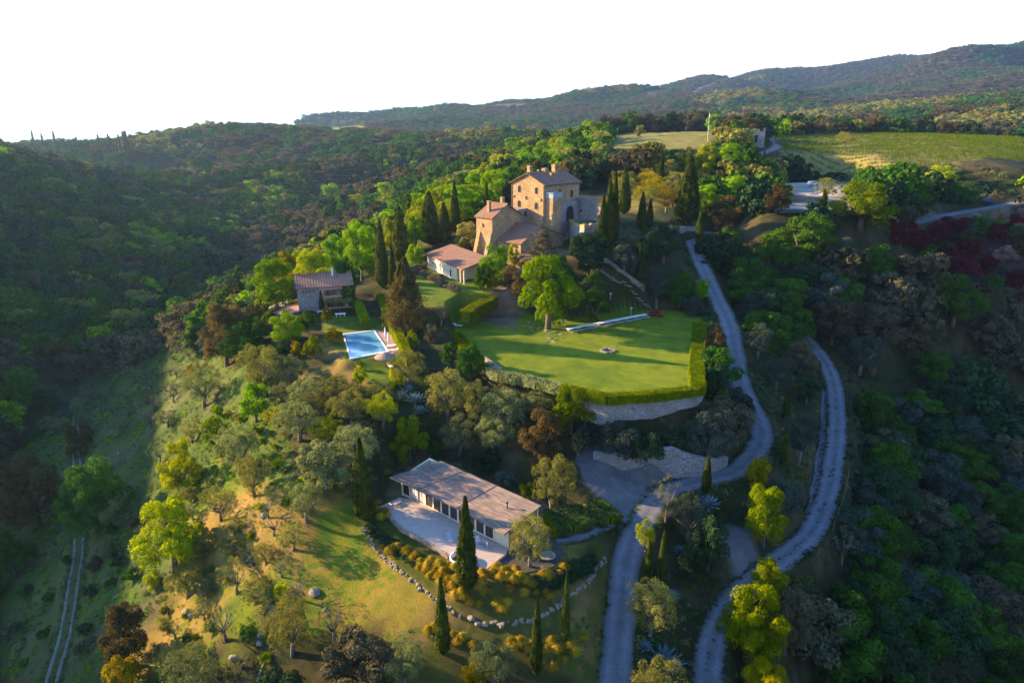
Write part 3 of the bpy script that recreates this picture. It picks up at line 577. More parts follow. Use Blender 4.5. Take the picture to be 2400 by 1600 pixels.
def gabled(root, o, ax, w, ay, l, z0, ze, rise, over, wmat, rmat, name='wall', rname='roof', peak=.5):
    """gable walls lie along ax (width w); the ridge runs along ay (length l)"""
    b = MB(); c = [P3(o, ax, 0, ay, 0, z0), P3(o, ax, w, ay, 0, z0), P3(o, ax, w, ay, l, z0), P3(o, ax, 0, ay, l, z0)]; e = [Vector((p.x, p.y, ze)) for p in c]
    g0, g1 = P3(o, ax, w*peak, ay, 0, ze+rise), P3(o, ax, w*peak, ay, l, ze+rise)
    b.add(c+e+[g0, g1], [(0,1,5,8,4), (2,3,7,9,6), (1,2,6,5), (3,0,4,7), (4,8,9,7), (5,6,9,8), (3,2,1,0)]); wl = b.build(name, wmat, root)
    r = MB(); th = .22; k1 = rise/(w*peak); k2 = rise/(w*(1-peak))
    for s0, s1, z_a, z_b in ((-over, w*peak, ze-over*k1, ze+rise), (w*peak, w+over, ze+rise, ze-over*k2)):
        q = [P3(o, ax, s0, ay, -over, z_a+.05), P3(o, ax, s1, ay, -over, z_b+.05), P3(o, ax, s1, ay, l+over, z_b+.05), P3(o, ax, s0, ay, l+over, z_a+.05)]; u = [p+Vector((0, 0, th)) for p in q]
        r.add(q+u, [(3,2,1,0), (4,5,6,7), (0,1,5,4), (1,2,6,5), (2,3,7,6), (3,0,4,7)])
    cap = [P3(o, ax, w*peak, ay, -over, ze+rise+.3), P3(o, ax, w*peak, ay, l+over, ze+rise+.3)]; r.tube(cap, .16, 6)
    return wl, r.build(rname, rmat, root)
def opening(parent, p, d, w, h, mt='glass', frame='frame', arch=False, name='window', depth_=.10, bars=0):
    """window or door on a wall: p centre of the sill line, d direction along the wall, n outward"""
    n = Vector((d[1], -d[0], 0)); d = Vector((d[0], d[1], 0)); b = MB(); pts = [(-w/2, 0), (w/2, 0), (w/2, h)]
    if arch: pts += [(w/2*math.cos(a), h+w/2*math.sin(a)) for a in (math.pi/4, math.pi/2, 3*math.pi/4)]
    pts += [(-w/2, h)]; pane = [p+d*x+Vector((0, 0, z))+n*.03 for x, z in pts]; back = [q-n*.3 for q in pane]; k = len(pts)
    b.add(pane+back, [tuple(range(k)), tuple(range(k, 2*k))[::-1]]+[(i, i+k, (i+1) % k+k, (i+1) % k) for i in range(k)])
    fr = MB()
    for i in range(k):
        a, c = pane[i], pane[(i+1) % k]; fr.tube([a+n*.01, c+n*.01], .07, 4)
    for j in range(bars): x = -w/2+w*(j+1)/(bars+1); fr.tube([p+d*x+n*.05, p+d*x+n*.05+Vector((0, 0, h))], .035, 4)
    o = fr.build(name, M[frame], parent); b.build('pane' if mt in ('glass', 'skyglass') else 'infill', M[mt], o); return o
def chimney(parent, x, y, z0, z1, w, mt='stone_warm', rot=.75):
    b = MB(); b.box((x, y, (z0+z1)/2), (w, w, z1-z0), rot); b.box((x, y, z1+.08), (w*1.25, w*1.25, .16), rot); b.box((x, y, z1+.32), (w*.9, w*.9, .3), rot); b.box((x, y, z1+.55), (w*1.2, w*1.2, .12), rot)
    return b.build('chimney', M[mt], parent)

# ------------------------------------------------------------------ castle
cs = thing('castle', "honey-coloured stone castle with tiled roofs on top of the hill", "castle")
a_ = d2((-.743, .669)); e_ = d2((.669, .743)); M['t_e'] = m_tiles('roof_tiles', (.36,.17,.095), (.17,.085,.05), e_[0], e_[1]); M['t_a'] = m_tiles('roof_tiles', (.36,.17,.095), (.17,.085,.05), a_[0], a_[1])
K = PR(1250, 500, 190)
wl, rf = gabled(cs, K, a_, 12.2, e_, 15.8, 22.5, 39.7, 2.7, .55, M['stone_warm'], M['t_e'])
wn = (-e_[0], -e_[1])
def on_a(o, s, z, off=0): return P3(o, a_, s, e_, -off, z)
def on_e(o, s, z, off=0): return P3(o, e_, s, a_, -off, z)
for s, z, w, h in ((2.9, 37.2, .85, 1.35), (9.2, 37.3, .85, 1.35), (6.6, 35.4, .5, .9), (2.9, 33.0, 1.0, 1.3), (9.2, 33.2, 1.0, 1.3), (11.0, 35.6, .4, .7), (1.1, 35.2, .4, .8)):
    opening(cs, on_a(K, s, z), (-a_[0], -a_[1]), w, h, arch=w > .6)
for s, z, w, h in ((12.2, 35.6, .9, 1.9), (6.7, 37.2, .7, .9)): opening(cs, on_e(K, s, z), (e_[0], e_[1]), w, h)
for s, q, z0, z1, w in ((6.4, 1.2, 41.2, 43.9, 1.05), (6.0, 7.4, 41, 43.0, 1.3), (5.0, 10.6, 41, 44.0, 1.3), (3.0, 6.6, 40, 41.9, .8), (7.0, 5.6, 41, 42.6, .5)):
    p = P3(K, a_, s, e_, q, 0); chimney(rf, p.x, p.y, z0, z1, w)
for p_ in (on_a(K, .25, 0, .12), on_a(K, 12.0, 0, .12)): MB().tube([Vector((p_.x, p_.y, 24)), Vector((p_.x, p_.y, 39.6))], .09, 6).build('downpipe', M['frame'], cs)
gu = [P3(K, a_, -.6, e_, q, 39.55) for q in (-.5, 16.2)]; MB().tube(gu, .12, 6).build('gutter', M['frame'], rf)
# porch tower, glazed loggia and courtyard wall on the shaded side
b = MB(); o1 = on_e(K, .5, 0, 2.6); c = [P3(o1, e_, 0, a_, 0, 0), P3(o1, e_, 3.8, a_, 0, 0), P3(o1, e_, 3.8, a_, 2.6, 0), P3(o1, e_, 0, a_, 2.6, 0)]; b.prism(c, 24, 36.2); b.build('porch_tower', M['stone_warm'], cs)
b = MB(); b.prism([P3(o1, e_, -.1, a_, -.1, 0), P3(o1, e_, 3.9, a_, -.1, 0), P3(o1, e_, 3.9, a_, 2.55, 0), P3(o1, e_, -.1, a_, 2.55, 0)], 36.25, 37.6); lg = b.build('glazed_loggia', M['skyglass'], cs)
b = MB(); b.prism([P3(o1, e_, -.3, a_, -.3, 0), P3(o1, e_, 4.1, a_, -.3, 0), P3(o1, e_, 4.1, a_, 2.5, 0), P3(o1, e_, -.3, a_, 2.5, 0)], 37.62, 37.74); b.build('glass_roof', M['skyglass'], lg)
b = MB(); o2 = on_e(K, 5.2, 0, 1.6); b.prism([P3(o2, e_, 0, a_, 0, 0), P3(o2, e_, 8.2, a_, 0, 0), P3(o2, e_, 8.2, a_, 1.58, 0), P3(o2, e_, 0, a_, 1.58, 0)], 24, 34.6); b.build('annex', M['stone_grey'], cs)
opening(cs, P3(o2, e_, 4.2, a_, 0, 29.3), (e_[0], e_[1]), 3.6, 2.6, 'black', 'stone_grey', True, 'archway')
w1 = PR(1322, 470, 201); w2 = PR(1368, 480, 197); dd = d2((w2-w1)); nn_ = Vector((dd[1], -dd[0]))
b = MB(); L = (w2-w1).length
for i in range(12):
    s0, s1 = L*i/12, L*(i+1)/12; zt = 35.6+rnd.uniform(-.5, .5)+(.8 if i > 9 else 0); q = [w1.xy+dd*s0, w1.xy+dd*s1, w1.xy+dd*s1-nn_*.8, w1.xy+dd*s0-nn_*.8]; b.prism(q, 24, zt)
cw_ = b.build('courtyard_wall', M['stone_grey'], cs); opening(cs, Vector((*(w1.xy+dd*L*.28), 31.3)), dd, .7, .9, 'black', 'stone_grey', False, 'window')
# west wing and lower wing
W0 = PR(1131, 560, 183); wl2, rf2 = gabled(cs, W0, e_, 11.5, a_, 6.0, 19, 31.6, 3.1, .4, M['stone_warm'], M['t_a'], 'west_wing_wall', 'west_wing_roof', .5)
b = MB(); q = P3(W0, e_, 11.3, a_, .2, 0); b.prism([P3(q, e_, 0, a_, 0, 0), P3(q, e_, 9.5, a_, 0, 0), P3(q, e_, 9.5, a_, 4, 0), P3(q, e_, 0, a_, 4, 0)], 20, 33.0); b.build('linking_wall', M['stone_grey'], cs)
opening(cs, P3(W0, e_, 13.6, a_, .2, 31.0), (e_[0], e_[1]), .8, 1.2); opening(cs, P3(W0, a_, 3.4, e_, 0, 29.0), (-a_[0], -a_[1]), .5, .9)
p = P3(W0, e_, 2.2, a_, 3.2, 0); chimney(rf2, p.x, p.y, 31.8, 35.2, .8); p = P3(W0, e_, 9, a_, 4.6, 0); chimney(rf2, p.x, p.y, 32.5, 35.6, .9)
bt = MB()
for s in (.2, 4.4): bt.add([P3(W0, a_, s, e_, 0, 28), P3(W0, a_, s+1.2, e_, 0, 28), P3(W0, a_, s+1.2, e_, 0, 20), P3(W0, a_, s, e_, 0, 20), P3(W0, a_, s, e_, -2.6, 20), P3(W0, a_, s+1.2, e_, -2.6, 20)], [(0,1,5,4), (0,4,3), (1,2,5), (3,4,5,2), (0,3,2,1)])
bt.build('buttress', M['stone_warm'], cs)
F0 = PR(1196, 575, 178.5); wl3, rf3 = gabled(cs, F0, e_, 18.5, a_, 9.6, 17, 25.6, 3.6, .45, M['stone_warm'], M['t_a'], 'lower_wing_wall', 'lower_wing_roof', .42)
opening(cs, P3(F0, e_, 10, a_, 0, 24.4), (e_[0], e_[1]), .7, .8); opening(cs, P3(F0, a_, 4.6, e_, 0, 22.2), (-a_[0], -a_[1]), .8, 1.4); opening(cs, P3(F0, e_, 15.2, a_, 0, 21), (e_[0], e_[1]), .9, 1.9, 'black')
p = P3(F0, e_, 13, a_, 7.5, 0); chimney(rf3, p.x, p.y, 26, 30.8, 1.0)
# bastion with its own little lawn
bs = thing('bastion', "stone bastion terrace with a small lawn on top right of the castle", "bastion")
rim = PL(29.6, (1303,503),(1312,510),(1342,520),(1358,518),(1376,511),(1380,497),(1350,490),(1310,492)); b = MB(); b.prism(rim, 18, 28.9); b.build('wall', M['stone_grey'], bs)
cen = sum(rim, Vector())/len(rim); b = MB()
for i in range(len(rim)):
    p, q = rim[i], rim[(i+1) % len(rim)]; pi, qi = p+(cen-p).normalized()*.6, q+(cen-q).normalized()*.6; b.prism([p, q, qi, pi], 28.9, 29.75)
    b.box((p.x+(cen-p).normalized().x*.3, p.y+(cen-p).normalized().y*.3, 29.95), (.8, .8, .5), .7)
b.build('parapet', M['stone_warm'], bs); b = MB(); b.prism([p+(cen-p).normalized()*.62 for p in rim], 28.9, 29.0)
M['turf'] = m_simple('turf', (.10,.17,.015), (.06,.12,.012), 1.5, .95, .3, coord='World'); b.build('turf', M['turf'], bs)
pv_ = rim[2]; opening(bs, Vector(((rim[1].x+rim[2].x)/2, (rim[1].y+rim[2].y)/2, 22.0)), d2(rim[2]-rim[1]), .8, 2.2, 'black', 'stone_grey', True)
cc_ = MB(); cc_.prism(PL(29.35, (1262,490),(1300,478),(1395,478),(1385,494),(1305,496),(1285,505)), 28.6, 29.5)
tag(cc_.build('courtyard_paving', M['terrazzo']), "pale paved courtyard between the castle arch and the bastion", kind='structure')
def small_table(loc, label, d=1.2, mt='white', name='garden_table'):
    t_ = thing(name, label, 'table', loc); b = MB(); n = 16; b.prism([(d/2*math.cos(k*6.283/n), d/2*math.sin(k*6.283/n)) for k in range(n)], .70, .75); b.build('table_top', M[mt], t_)
    b = MB(); b.tube([(0, 0, 0), (0, 0, .7)], .05, 8); b.tube([(0, 0, 0), (0, 0, .03)], .3, 10); b.build('pedestal', M['greymetal'], t_); return t_
def chair(loc, rz, label, mt='white', group=None):
    t_ = thing('garden_chair', label, 'chair', loc, rz, group); MB().box((0, 0, .45), (.5, .5, .05)).build('seat', M[mt], t_); MB().box((0, .24, .75), (.5, .05, .55)).build('backrest', M[mt], t_)
    for x in (-.22, .22):
        for y in (-.22, .22): MB().tube([(x, y, 0), (x, y, .45)], .025, 6).build('leg', M[mt], t_)
    return t_
def pot(loc, label, fol, s=1.0, flower='red'):
    t_ = thing('potted_plant', label, 'potted plant', loc); MB().tube([(0, 0, 0), (0, 0, .5*s), (0, 0, .55*s)], [.2*s, .3*s, .33*s], 12).build('pot', M['clay'], t_)
    me = m_crown('bush', 300+int(s*10), fol, .06, 3); o = link('foliage', me, t_, (0, 0, .5*s)); o.scale = (1.1*s, 1.1*s, 1.3*s); return t_
for i, (u, v, lb) in enumerate(((1348,484,"red-flowered pot beside the castle arch courtyard, nearest the building"), (1353,486,"red-flowered pot in the castle courtyard, the second one"), (1367,489,"red-flowered pot at the outer edge of the castle courtyard"))): pass
pc = PZ(1352, 488, 29.5); small_table(pc, "round white table in the castle courtyard"); chair(pc+Vector((-1.2, 0, 0)), 1.57, "red garden chair left of the courtyard table", 'redpaint'); chair(pc+Vector((1.2, .2, 0)), -1.57, "red garden chair right of the courtyard table", 'redpaint')
pot(PZ(1345, 484, 29.5), "tall red-leaved potted plant beside the castle courtyard table", 'rust', 2.2); pot(PZ(1372, 491, 29.5), "small flowering pot at the outer edge of the castle courtyard", 'rust', 1.4)
pot(PZ(1326, 491, 29.5), "flowering pot in front of the castle archway", 'rust', 1.3)

# ------------------------------------------------------------------ guest house
gh = thing('guest_house', "long low cream guest house with a pink tiled roof below the castle", "house")
g1, g2 = PZ(975, 586, 20.3), PZ(1062, 622, 20.3); gd = d2(g2-g1); gn = Vector((gd[1], -gd[0])); gL = (g2-g1).length
M['t_g'] = m_tiles('roof_tiles', (.29,.135,.085), (.15,.075,.05), gd[0], gd[1]); gb = Vector((-gn.x, -gn.y)); q0 = g1.xy+gb*.6+gd*.5
b = MB(); Lw = gL*.78; cz_ = [Vector((*q0, 0)), Vector((*(q0+gd*Lw), 0)), Vector((*(q0+gd*Lw+gb*7.2), 0)), Vector((*(q0+gb*7.2), 0))]
v0 = [Vector((p.x, p.y, 15.5)) for p in cz_]; v1 = [Vector((cz_[0].x, cz_[0].y, 20.35)), Vector((cz_[1].x, cz_[1].y, 20.35)), Vector((cz_[2].x, cz_[2].y, 22.0)), Vector((cz_[3].x, cz_[3].y, 22.0))]
b.add(v0+v1, [(3,2,1,0), (4,5,6,7), (0,1,5,4), (1,2,6,5), (2,3,7,6), (3,0,4,7)]); b.build('wall', M['cream'], gh)
b = MB(); r0, r1 = Vector((*g1.xy, 20.4)), Vector((*g2.xy, 20.4)); r2, r3 = Vector((*(g2.xy+gb*8.4-gd*.8), 22.5)), Vector((*(g1.xy+gb*8.4-gd*.2), 22.5))
q = [r0, r1, r2, r3]; u = [p+Vector((0, 0, .25)) for p in q]; b.add(q+u, [(3,2,1,0), (4,5,6,7), (0,1,5,4), (1,2,6,5), (2,3,7,6), (3,0,4,7)])
k0 = [r2, r3, Vector((*(g1.xy+gb*12), 20.9)), Vector((*(g2.xy+gb*12), 20.9))]; ku = [p+Vector((0, 0, .25)) for p in k0]; b.add(k0+ku, [(3,2,1,0), (4,5,6,7), (0,1,5,4), (1,2,6,5), (2,3,7,6), (3,0,4,7)]); b.build('roof', M['t_g'], gh)
for s, w, h, zz, mt in ((2.0, .7, .8, 18.6, 'glass'), (4.0, .7, .8, 18.6, 'glass'), (8.2, 1.6, 2.2, 17, 'cream'), (10.6, 1.6, 2.2, 17, 'cream'), (13.2, 1.6, 2.2, 17, 'cream'), (16, 1.1, 2.1, 17, 'glass')): opening(gh, Vector((*(q0+gd*s), zz)), gd, w, h, mt, 'white')
for s in (.80, .9, .985):
    p = q0+gd*gL*s*.985; MB().tube([(p.x, p.y, 16), (p.x, p.y, 20.45)], .22, 10).build('porch_pillar', M['cream'], gh)
for i, (u, v, s) in enumerate(((962,625,2.2),(972,632,2.4),(984,640,2.8),(996,646,3.0),(1008,652,2.8),(1022,659,2.6),(1033,666,3.0),(1046,672,3.2),(1015,641,2.2))):
    o = link('lavender_bush', m_crown('bush', 500+i, 'lavender', .25, 1.6), None, G(u, v)); o.scale = (s, s, s*.85); o.rotation_euler = (0, 0, i); tag(o, "mauve lavender mound in the bed before the guest house", "lavender bush", "lavender mounds at the guest house")

# ------------------------------------------------------------------ farmhouse
fh = thing('farmhouse', "two-storey stone farmhouse with a ribbed tile roof above the pool", "house")
f1 = PZ(687, 715, 12.6); fd = d2((.927, .30)); fb = Vector((-fd[1], fd[0])); fL = 12.8; M['t_f'] = m_tiles('roof_tiles', (.46,.21,.12), (.24,.11,.07), fd[0], fd[1], .62)
gabled(fh, f1, fb, 9.0, fd, fL, 11.6, 18.2, 2.0, .45, M['stone_grey'], M['t_f'], 'wall', 'roof', .62)
b = MB(); s0, s1 = 5.2, fL-.2; A0, A1 = f1.xy+fd*s0, f1.xy+fd*s1; b.prism([A0-fb*.06, A1-fb*.06, A1+fb*.3, A0+fb*.3], 12.4, 17.9); b.build('plaster_front', M['pinkplaster'], fh)
for s, z, w, h in ((7.3, 16.0, 1.1, 1.3), (9.4, 16.1, 1.1, 1.3), (7.4, 13.1, 1.3, 1.5), (9.6, 13.1, 1.3, 1.5)):
    fw = opening(fh, Vector((*(f1.xy+fd*s-fb*.08), z)), fd, w, h, 'glass', 'frame', bars=1)
    for sg in (-1, 1): MB().box((*(f1.xy+fd*(s+sg*(w*.5+.32))-fb*.12), z+h/2), (.55, .07, h), math.atan2(fd[1], fd[0])).build('shutter', M['frame'], fw)
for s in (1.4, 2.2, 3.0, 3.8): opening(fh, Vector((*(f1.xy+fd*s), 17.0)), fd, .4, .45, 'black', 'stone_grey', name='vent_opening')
p = f1.xy+fd*8.6+fb*4; chimney(fh, p.x, p.y, 20, 21.3, .5, 'white', .3)
def leafbox(name, pts, fol, dens, leaf, label=None, cat=None, parent=None, seed=5, R=None):        # leafy skin on a box-like body: rows of (x,y,z0,z1,halfwidth)
    R = np.random.RandomState(seed); V_, N_ = [], []
    for i in range(len(pts)-1):
        p, q = pts[i], pts[i+1]; dx, dy = q[0]-p[0], q[1]-p[1]; L = math.hypot(dx, dy); nx, ny = -dy/L, dx/L; hh = (p[3]-p[2]+q[3]-q[2])/2; hw = (p[4]+q[4])/2
        for face in range(3):
            area = L*(hh if face < 2 else 2*hw); n = int(area*dens); t1 = R.rand(n); t2 = R.rand(n)
            x = p[0]+dx*t1; y = p[1]+dy*t1; z0 = p[2]+(q[2]-p[2])*t1; z1 = p[3]+(q[3]-p[3])*t1; w = p[4]+(q[4]-p[4])*t1
            if face < 2: sg = 1 if face else -1; o_ = sg*w*(1+.14*np.sin(t1*L*1.3+z0)); V_.append(np.stack([x+nx*o_, y+ny*o_, z0+(z1-z0)*t2], 1)); N_.append(np.tile([nx*sg, ny*sg, .2], (n, 1)))
            else: V_.append(np.stack([x+nx*w*(t2*2-1), y+ny*w*(t2*2-1), z1+.1*np.sin(t1*L*.9)], 1)); N_.append(np.tile([0, 0, 1.], (n, 1)))
    C = np.vstack(V_)+R.normal(size=(sum(map(len, V_)), 3))*leaf*.35; Vv, Ff = leaves(R, C, np.vstack(N_), np.full(len(C), leaf), .55)
    o = link(name, raw(name, Vv, Ff, M[fol]), parent)
    if label: tag(o, label, cat)
    return o
# farmhouse ivy, climber, pergola and terrace
def L3(p, z0, z1, w): return (p[0], p[1], z0, z1, w)
iv0 = f1.xy+fd*(fL-2.4)-fb*.2; iv1 = f1.xy+fd*(fL+.3)-fb*.2; leafbox('ivy', [L3(iv0, 15.0, 17.9, .25), L3(f1.xy+fd*(fL-.6)-fb*.2, 13, 18.1, .35), L3(iv1, 12.4, 18.2, .4)], 'green', 45, .3, parent=fh, seed=8)
iv2 = f1.xy+fd*(fL+.25); leafbox('ivy', [L3(iv2, 12.4, 18.4, .3), L3(iv2+fb*5, 12.4, 19.6, .3)], 'green', 45, .3, parent=fh, seed=9)
p = f1.xy+fd*5.3-fb*.6; put('cypress', 'dark', Vector((*p, 12.5)), 1.1, 5.0, "dark narrow climber against the middle of the farmhouse front", name='wall_climber', cat='climber')
p = PZ(752, 738, 12.6); put('oak', 'yellow', p, 2.5, 3.6, "little yellow tree on the farmhouse lawn")
pg = thing('pergola', "timber pergola grown with vines at the right of the farmhouse", "pergola"); o_ = f1.xy+fd*6.4-fb*.4
for s in (0, 3, 6):
    q = o_+fd*s-fb*3; MB().tube([(q.x, q.y, 12.5), (q.x, q.y, 15.0)], .09, 8).build('post', M['frame'], pg)
b = MB()
for s in np.arange(0, 6.2, .6): q = o_+fd*s; b.tube([(q.x, q.y, 15.1), (q.x-fb.x*3.2, q.y-fb.y*3.2, 15.0)], .05, 4)
b.build('rafter_frame', M['frame'], pg); qa, qb = o_-fb*1.7, o_+fd*6-fb*1.7; leafbox('vines', [L3(qa, 14.9, 15.3, 1.6), L3(qb, 14.9, 15.4, 1.6)], 'olivewarm', 26, .28, parent=pg, seed=10)
def longtable(p, q, w, label, name='table', legs=5, h=.75, mt='white', z=12.03, cat='table'):
    t_ = thing(name, label, cat); d = d2(q-p); L = (Vector(q[:2])-Vector(p[:2])).length; a = math.atan2(d[1], d[0]); c = (Vector(p[:2])+Vector(q[:2]))/2; t_.location = (c.x, c.y, z); t_.rotation_euler = (0, 0, a)
    MB().box((0, 0, h-.03), (L, w, .06)).build('seat' if h < .6 else 'table_top', M[mt], t_)
    for i in range(legs):
        x = -L/2+.3+(L-.6)*i/(legs-1); b = MB()
        for y in (-w*.38, w*.38): b.tube([(x, y, 0), (x, y, h-.06)], .04, 6)
        b.box((x, 0, h*.5), (.06, w*.7, .06)); b.build('leg', M[mt], t_)
    return t_
longtable(PZ(770,728,12.6), PZ(794,727,12.6), 1.0, "pale garden table under the farmhouse pergola", legs=3, z=12.62)
longtable(PZ(728,720,12.6), PZ(756,719,12.6), .7, "pale bench against the farmhouse front wall", name='bench', legs=3, h=.5, z=12.62, cat='bench')
ft = MB(); ft.prism(PL(12.7, (618,705),(646,694),(690,690),(687,716),(640,722),(616,716)), 11.6, 12.75); tag(ft.build('brick_terrace', M['brickpave']), "reddish brick terrace left of the farmhouse", kind='structure')
def parasol(loc, label, h=2.6, open_=0, group=None):
    t_ = thing('parasol', label, 'parasol', loc, 0, group); MB().tube([(0, 0, 0), (0, 0, h)], .035, 8).build('pole', M['white'], t_); MB().tube([(0, 0, 0), (0, 0, .08)], .3, 12).build('base', M['greymetal'], t_)
    MB().tube([(0, 0, h*.32), (0, 0, h*.45), (0, 0, h*.85), (0, 0, h+.12)], [.10, .24, .15, .03], 10).build('folded_canopy', M['cloth'], t_); return t_
parasol(PZ(662,708,12.75), "tall closed white parasol on the brick terrace left of the farmhouse", 3.3)
small_table(PZ(648,708,12.75), "small terrace table left of the tall closed parasol"); chair(PZ(641,710,12.75), 1.2, "chair left of the small table on the brick terrace", 'clay'); chair(PZ(655,713,12.75), -2, "chair right of the small table on the brick terrace", 'clay')
rl = thing('railing', "orange-brown railing between brick terrace and farmhouse", "railing"); A = PZ(668,697,12.75); B = PZ(685,698,12.75)
for k in range(5): q = A.lerp(B, k/4); MB().tube([q, q+Vector((0, 0, 1))], .04, 6).build('post', M['clay'], rl)
MB().tube([A+Vector((0, 0, 1)), B+Vector((0, 0, 1))], .045, 6).build('handrail', M['clay'], rl)

# ------------------------------------------------------------------ modern low house
mh = thing('modern_house', "low modern house with a broad plank roof and a row of glazed doors", "house")
ra, rb, rc, rd = PZ(895,1095,3.2), PZ(1013,1058,4.3), PZ(1243,1160,4.3), PZ(1158,1226,3.2)
hd = d2(rd-ra); hn = Vector((hd[1], -hd[0])); hb = -hn; hang = math.atan2(hd[1], hd[0])
m, t, o = mat('plank_roof'); g = N(t, "NewGeometry"); mp = N(t, "Mapping"); mp.vector_type = 'POINT'; mp.inputs["Rotation"].default_value = (0, 0, -hang); t.links.new(g.outputs["Position"], mp.inputs[0])
mp2 = N(t, "Mapping"); mp2.inputs["Scale"].default_value = (.3, 3.2, 1); t.links.new(mp.outputs[0], mp2.inputs[0]); f = noise(t, 1.5, 5, vec=mp2.outputs[0], rough=.7); f2 = noise(t, .6, 3, 'World')
c = ramp(t, f, [(.34, (.10,.07,.05)), (.5, (.19,.135,.10)), (.68, (.32,.24,.185))]); c = mixc(t, 1, c, ramp(t, f2, [(.3, (.85,.85,.85)), (.7, (1.1,1.1,1.1))]), 'MULTIPLY'); pbr(t, o, c, .85, bump(t, f, .6, .06)); M['plank'] = m
b = MB(); n = 12; top = []
for i in range(n+1):                                             # front eave bows slightly inward, like a sail
    k = i/n; bow = -.9*math.sin(math.pi*k); top.append((ra.lerp(rd, k)+Vector((hn.x*bow, hn.y*bow, -.35*math.sin(math.pi*k))), rb.lerp(rc, k)))
vs_ = []
for f_, bk in top: vs_ += [f_, bk, f_-Vector((0, 0, .22)), bk-Vector((0, 0, .22))]
fs = []
for i in range(n): q = i*4; fs += [(q, q+4, q+5, q+1), (q+2, q+3, q+7, q+6), (q, q+2, q+6, q+4), (q+1, q+5, q+7, q+3)]
fs += [(0, 1, 3, 2), (n*4, n*4+2, n*4+3, n*4+1)]; b.add(vs_, fs); roof = b.build('roof', M['plank'], mh)
for i, (s, w_) in enumerate(((.33, .25), (.60, .25))):
    p_, q_ = top[int(s*n)]; MB().tube([p_+Vector((0, 0, .03)), q_+Vector((0, 0, .03))], .06, 5).build('roof_seam', M['plank'], roof)
pp = ra.lerp(rd, .86)+Vector((hb.x*4.4, hb.y*4.4, .6)); MB().tube([pp, pp+Vector((0, 0, .8))], .09, 8).tube([pp+Vector((0, 0, .8)), pp+Vector((0, 0, .92))], .2, 8).build('vent_pipe', M['black'], roof)
wf0 = ra.xy+hb*1.7+hd*.8; HL = (rd-ra).length-1.1; WD = 5.8
def roofz(s, q): return 3.0-.35*math.sin(math.pi*min(max(s/HL, 0), 1))+q*.13
b = MB(); nseg = 10; lo, hi = [], []
seg = [(hd*HL*i/nseg, HL*i/nseg) for i in range(nseg+1)]
ft_ = [(wf0+s, q, 0) for s, q in seg]; 
b2 = MB()
back0, back1 = wf0+hb*WD, wf0+hb*WD+hd*HL
def wallstrip(b, p, q, z0, zf, zb, th=.25):
    d = d2(q-p); n_ = Vector((d[1], -d[0]))*th/2; P_ = [p+n_, q+n_, q-n_, p-n_]; b.add([Vector((*P_[0], z0)), Vector((*P_[1], z0)), Vector((*P_[2], z0)), Vector((*P_[3], z0)), Vector((*P_[0], zf)), Vector((*P_[1], zb)), Vector((*P_[2], zb)), Vector((*P_[3], zf))], [(3,2,1,0), (4,5,6,7), (0,1,5,4), (1,2,6,5), (2,3,7,6), (3,0,4,7)])
zr = roofz(HL, 0); 
wallstrip(b, back0, back1, -.6, 3.75, 3.75); wallstrip(b, wf0+hd*.12, back0+hd*.12, -.6, zr-.05, 3.75); b.build('wall', M['cream'], mh)
b = MB(); wallstrip(b, wf0+hd*(HL-.13), back1-hd*.13, -.6, zr-.05, 3.75); b.build('end_wall', M['rust'], mh)
# front: solid panel at the right end, then pillars and glazed doors
b = MB(); wallstrip(b, wf0+hd*(HL-3.0), wf0+hd*(HL-.3), -.6, zr-.12, zr-.05); b.build('front_panel', M['cream'], mh)
nd = 11; span = HL-3.2
for i in range(nd+1):
    s = .2+span*i/nd; p = wf0+hd*s; MB().box((p.x, p.y, 1.15), (.28, .34, 3.0), hang).build('pillar', M['cream'], mh)
for i in range(nd):
    s = .2+span*(i+.5)/nd; p = wf0+hd*s; w = span/nd-.34; kind = 'cloth' if i in (1, 2) else 'glass'
    opening(mh, Vector((p.x, p.y, .12)), hd, w, 2.15, kind, 'frame', name='glazed_door', bars=1)
b = MB(); wallstrip(b, wf0+hd*.2+hb*.03, wf0+hd*(span+.2)+hb*.03, 2.34, 2.72, 2.72, .2); b.build('lintel', M['cream'], mh); b = MB(); wallstrip(b, wf0+hd*.2, wf0+hd*(span+.2), -.2, .1, .1, .3); b.build('sill', M['cream'], mh)
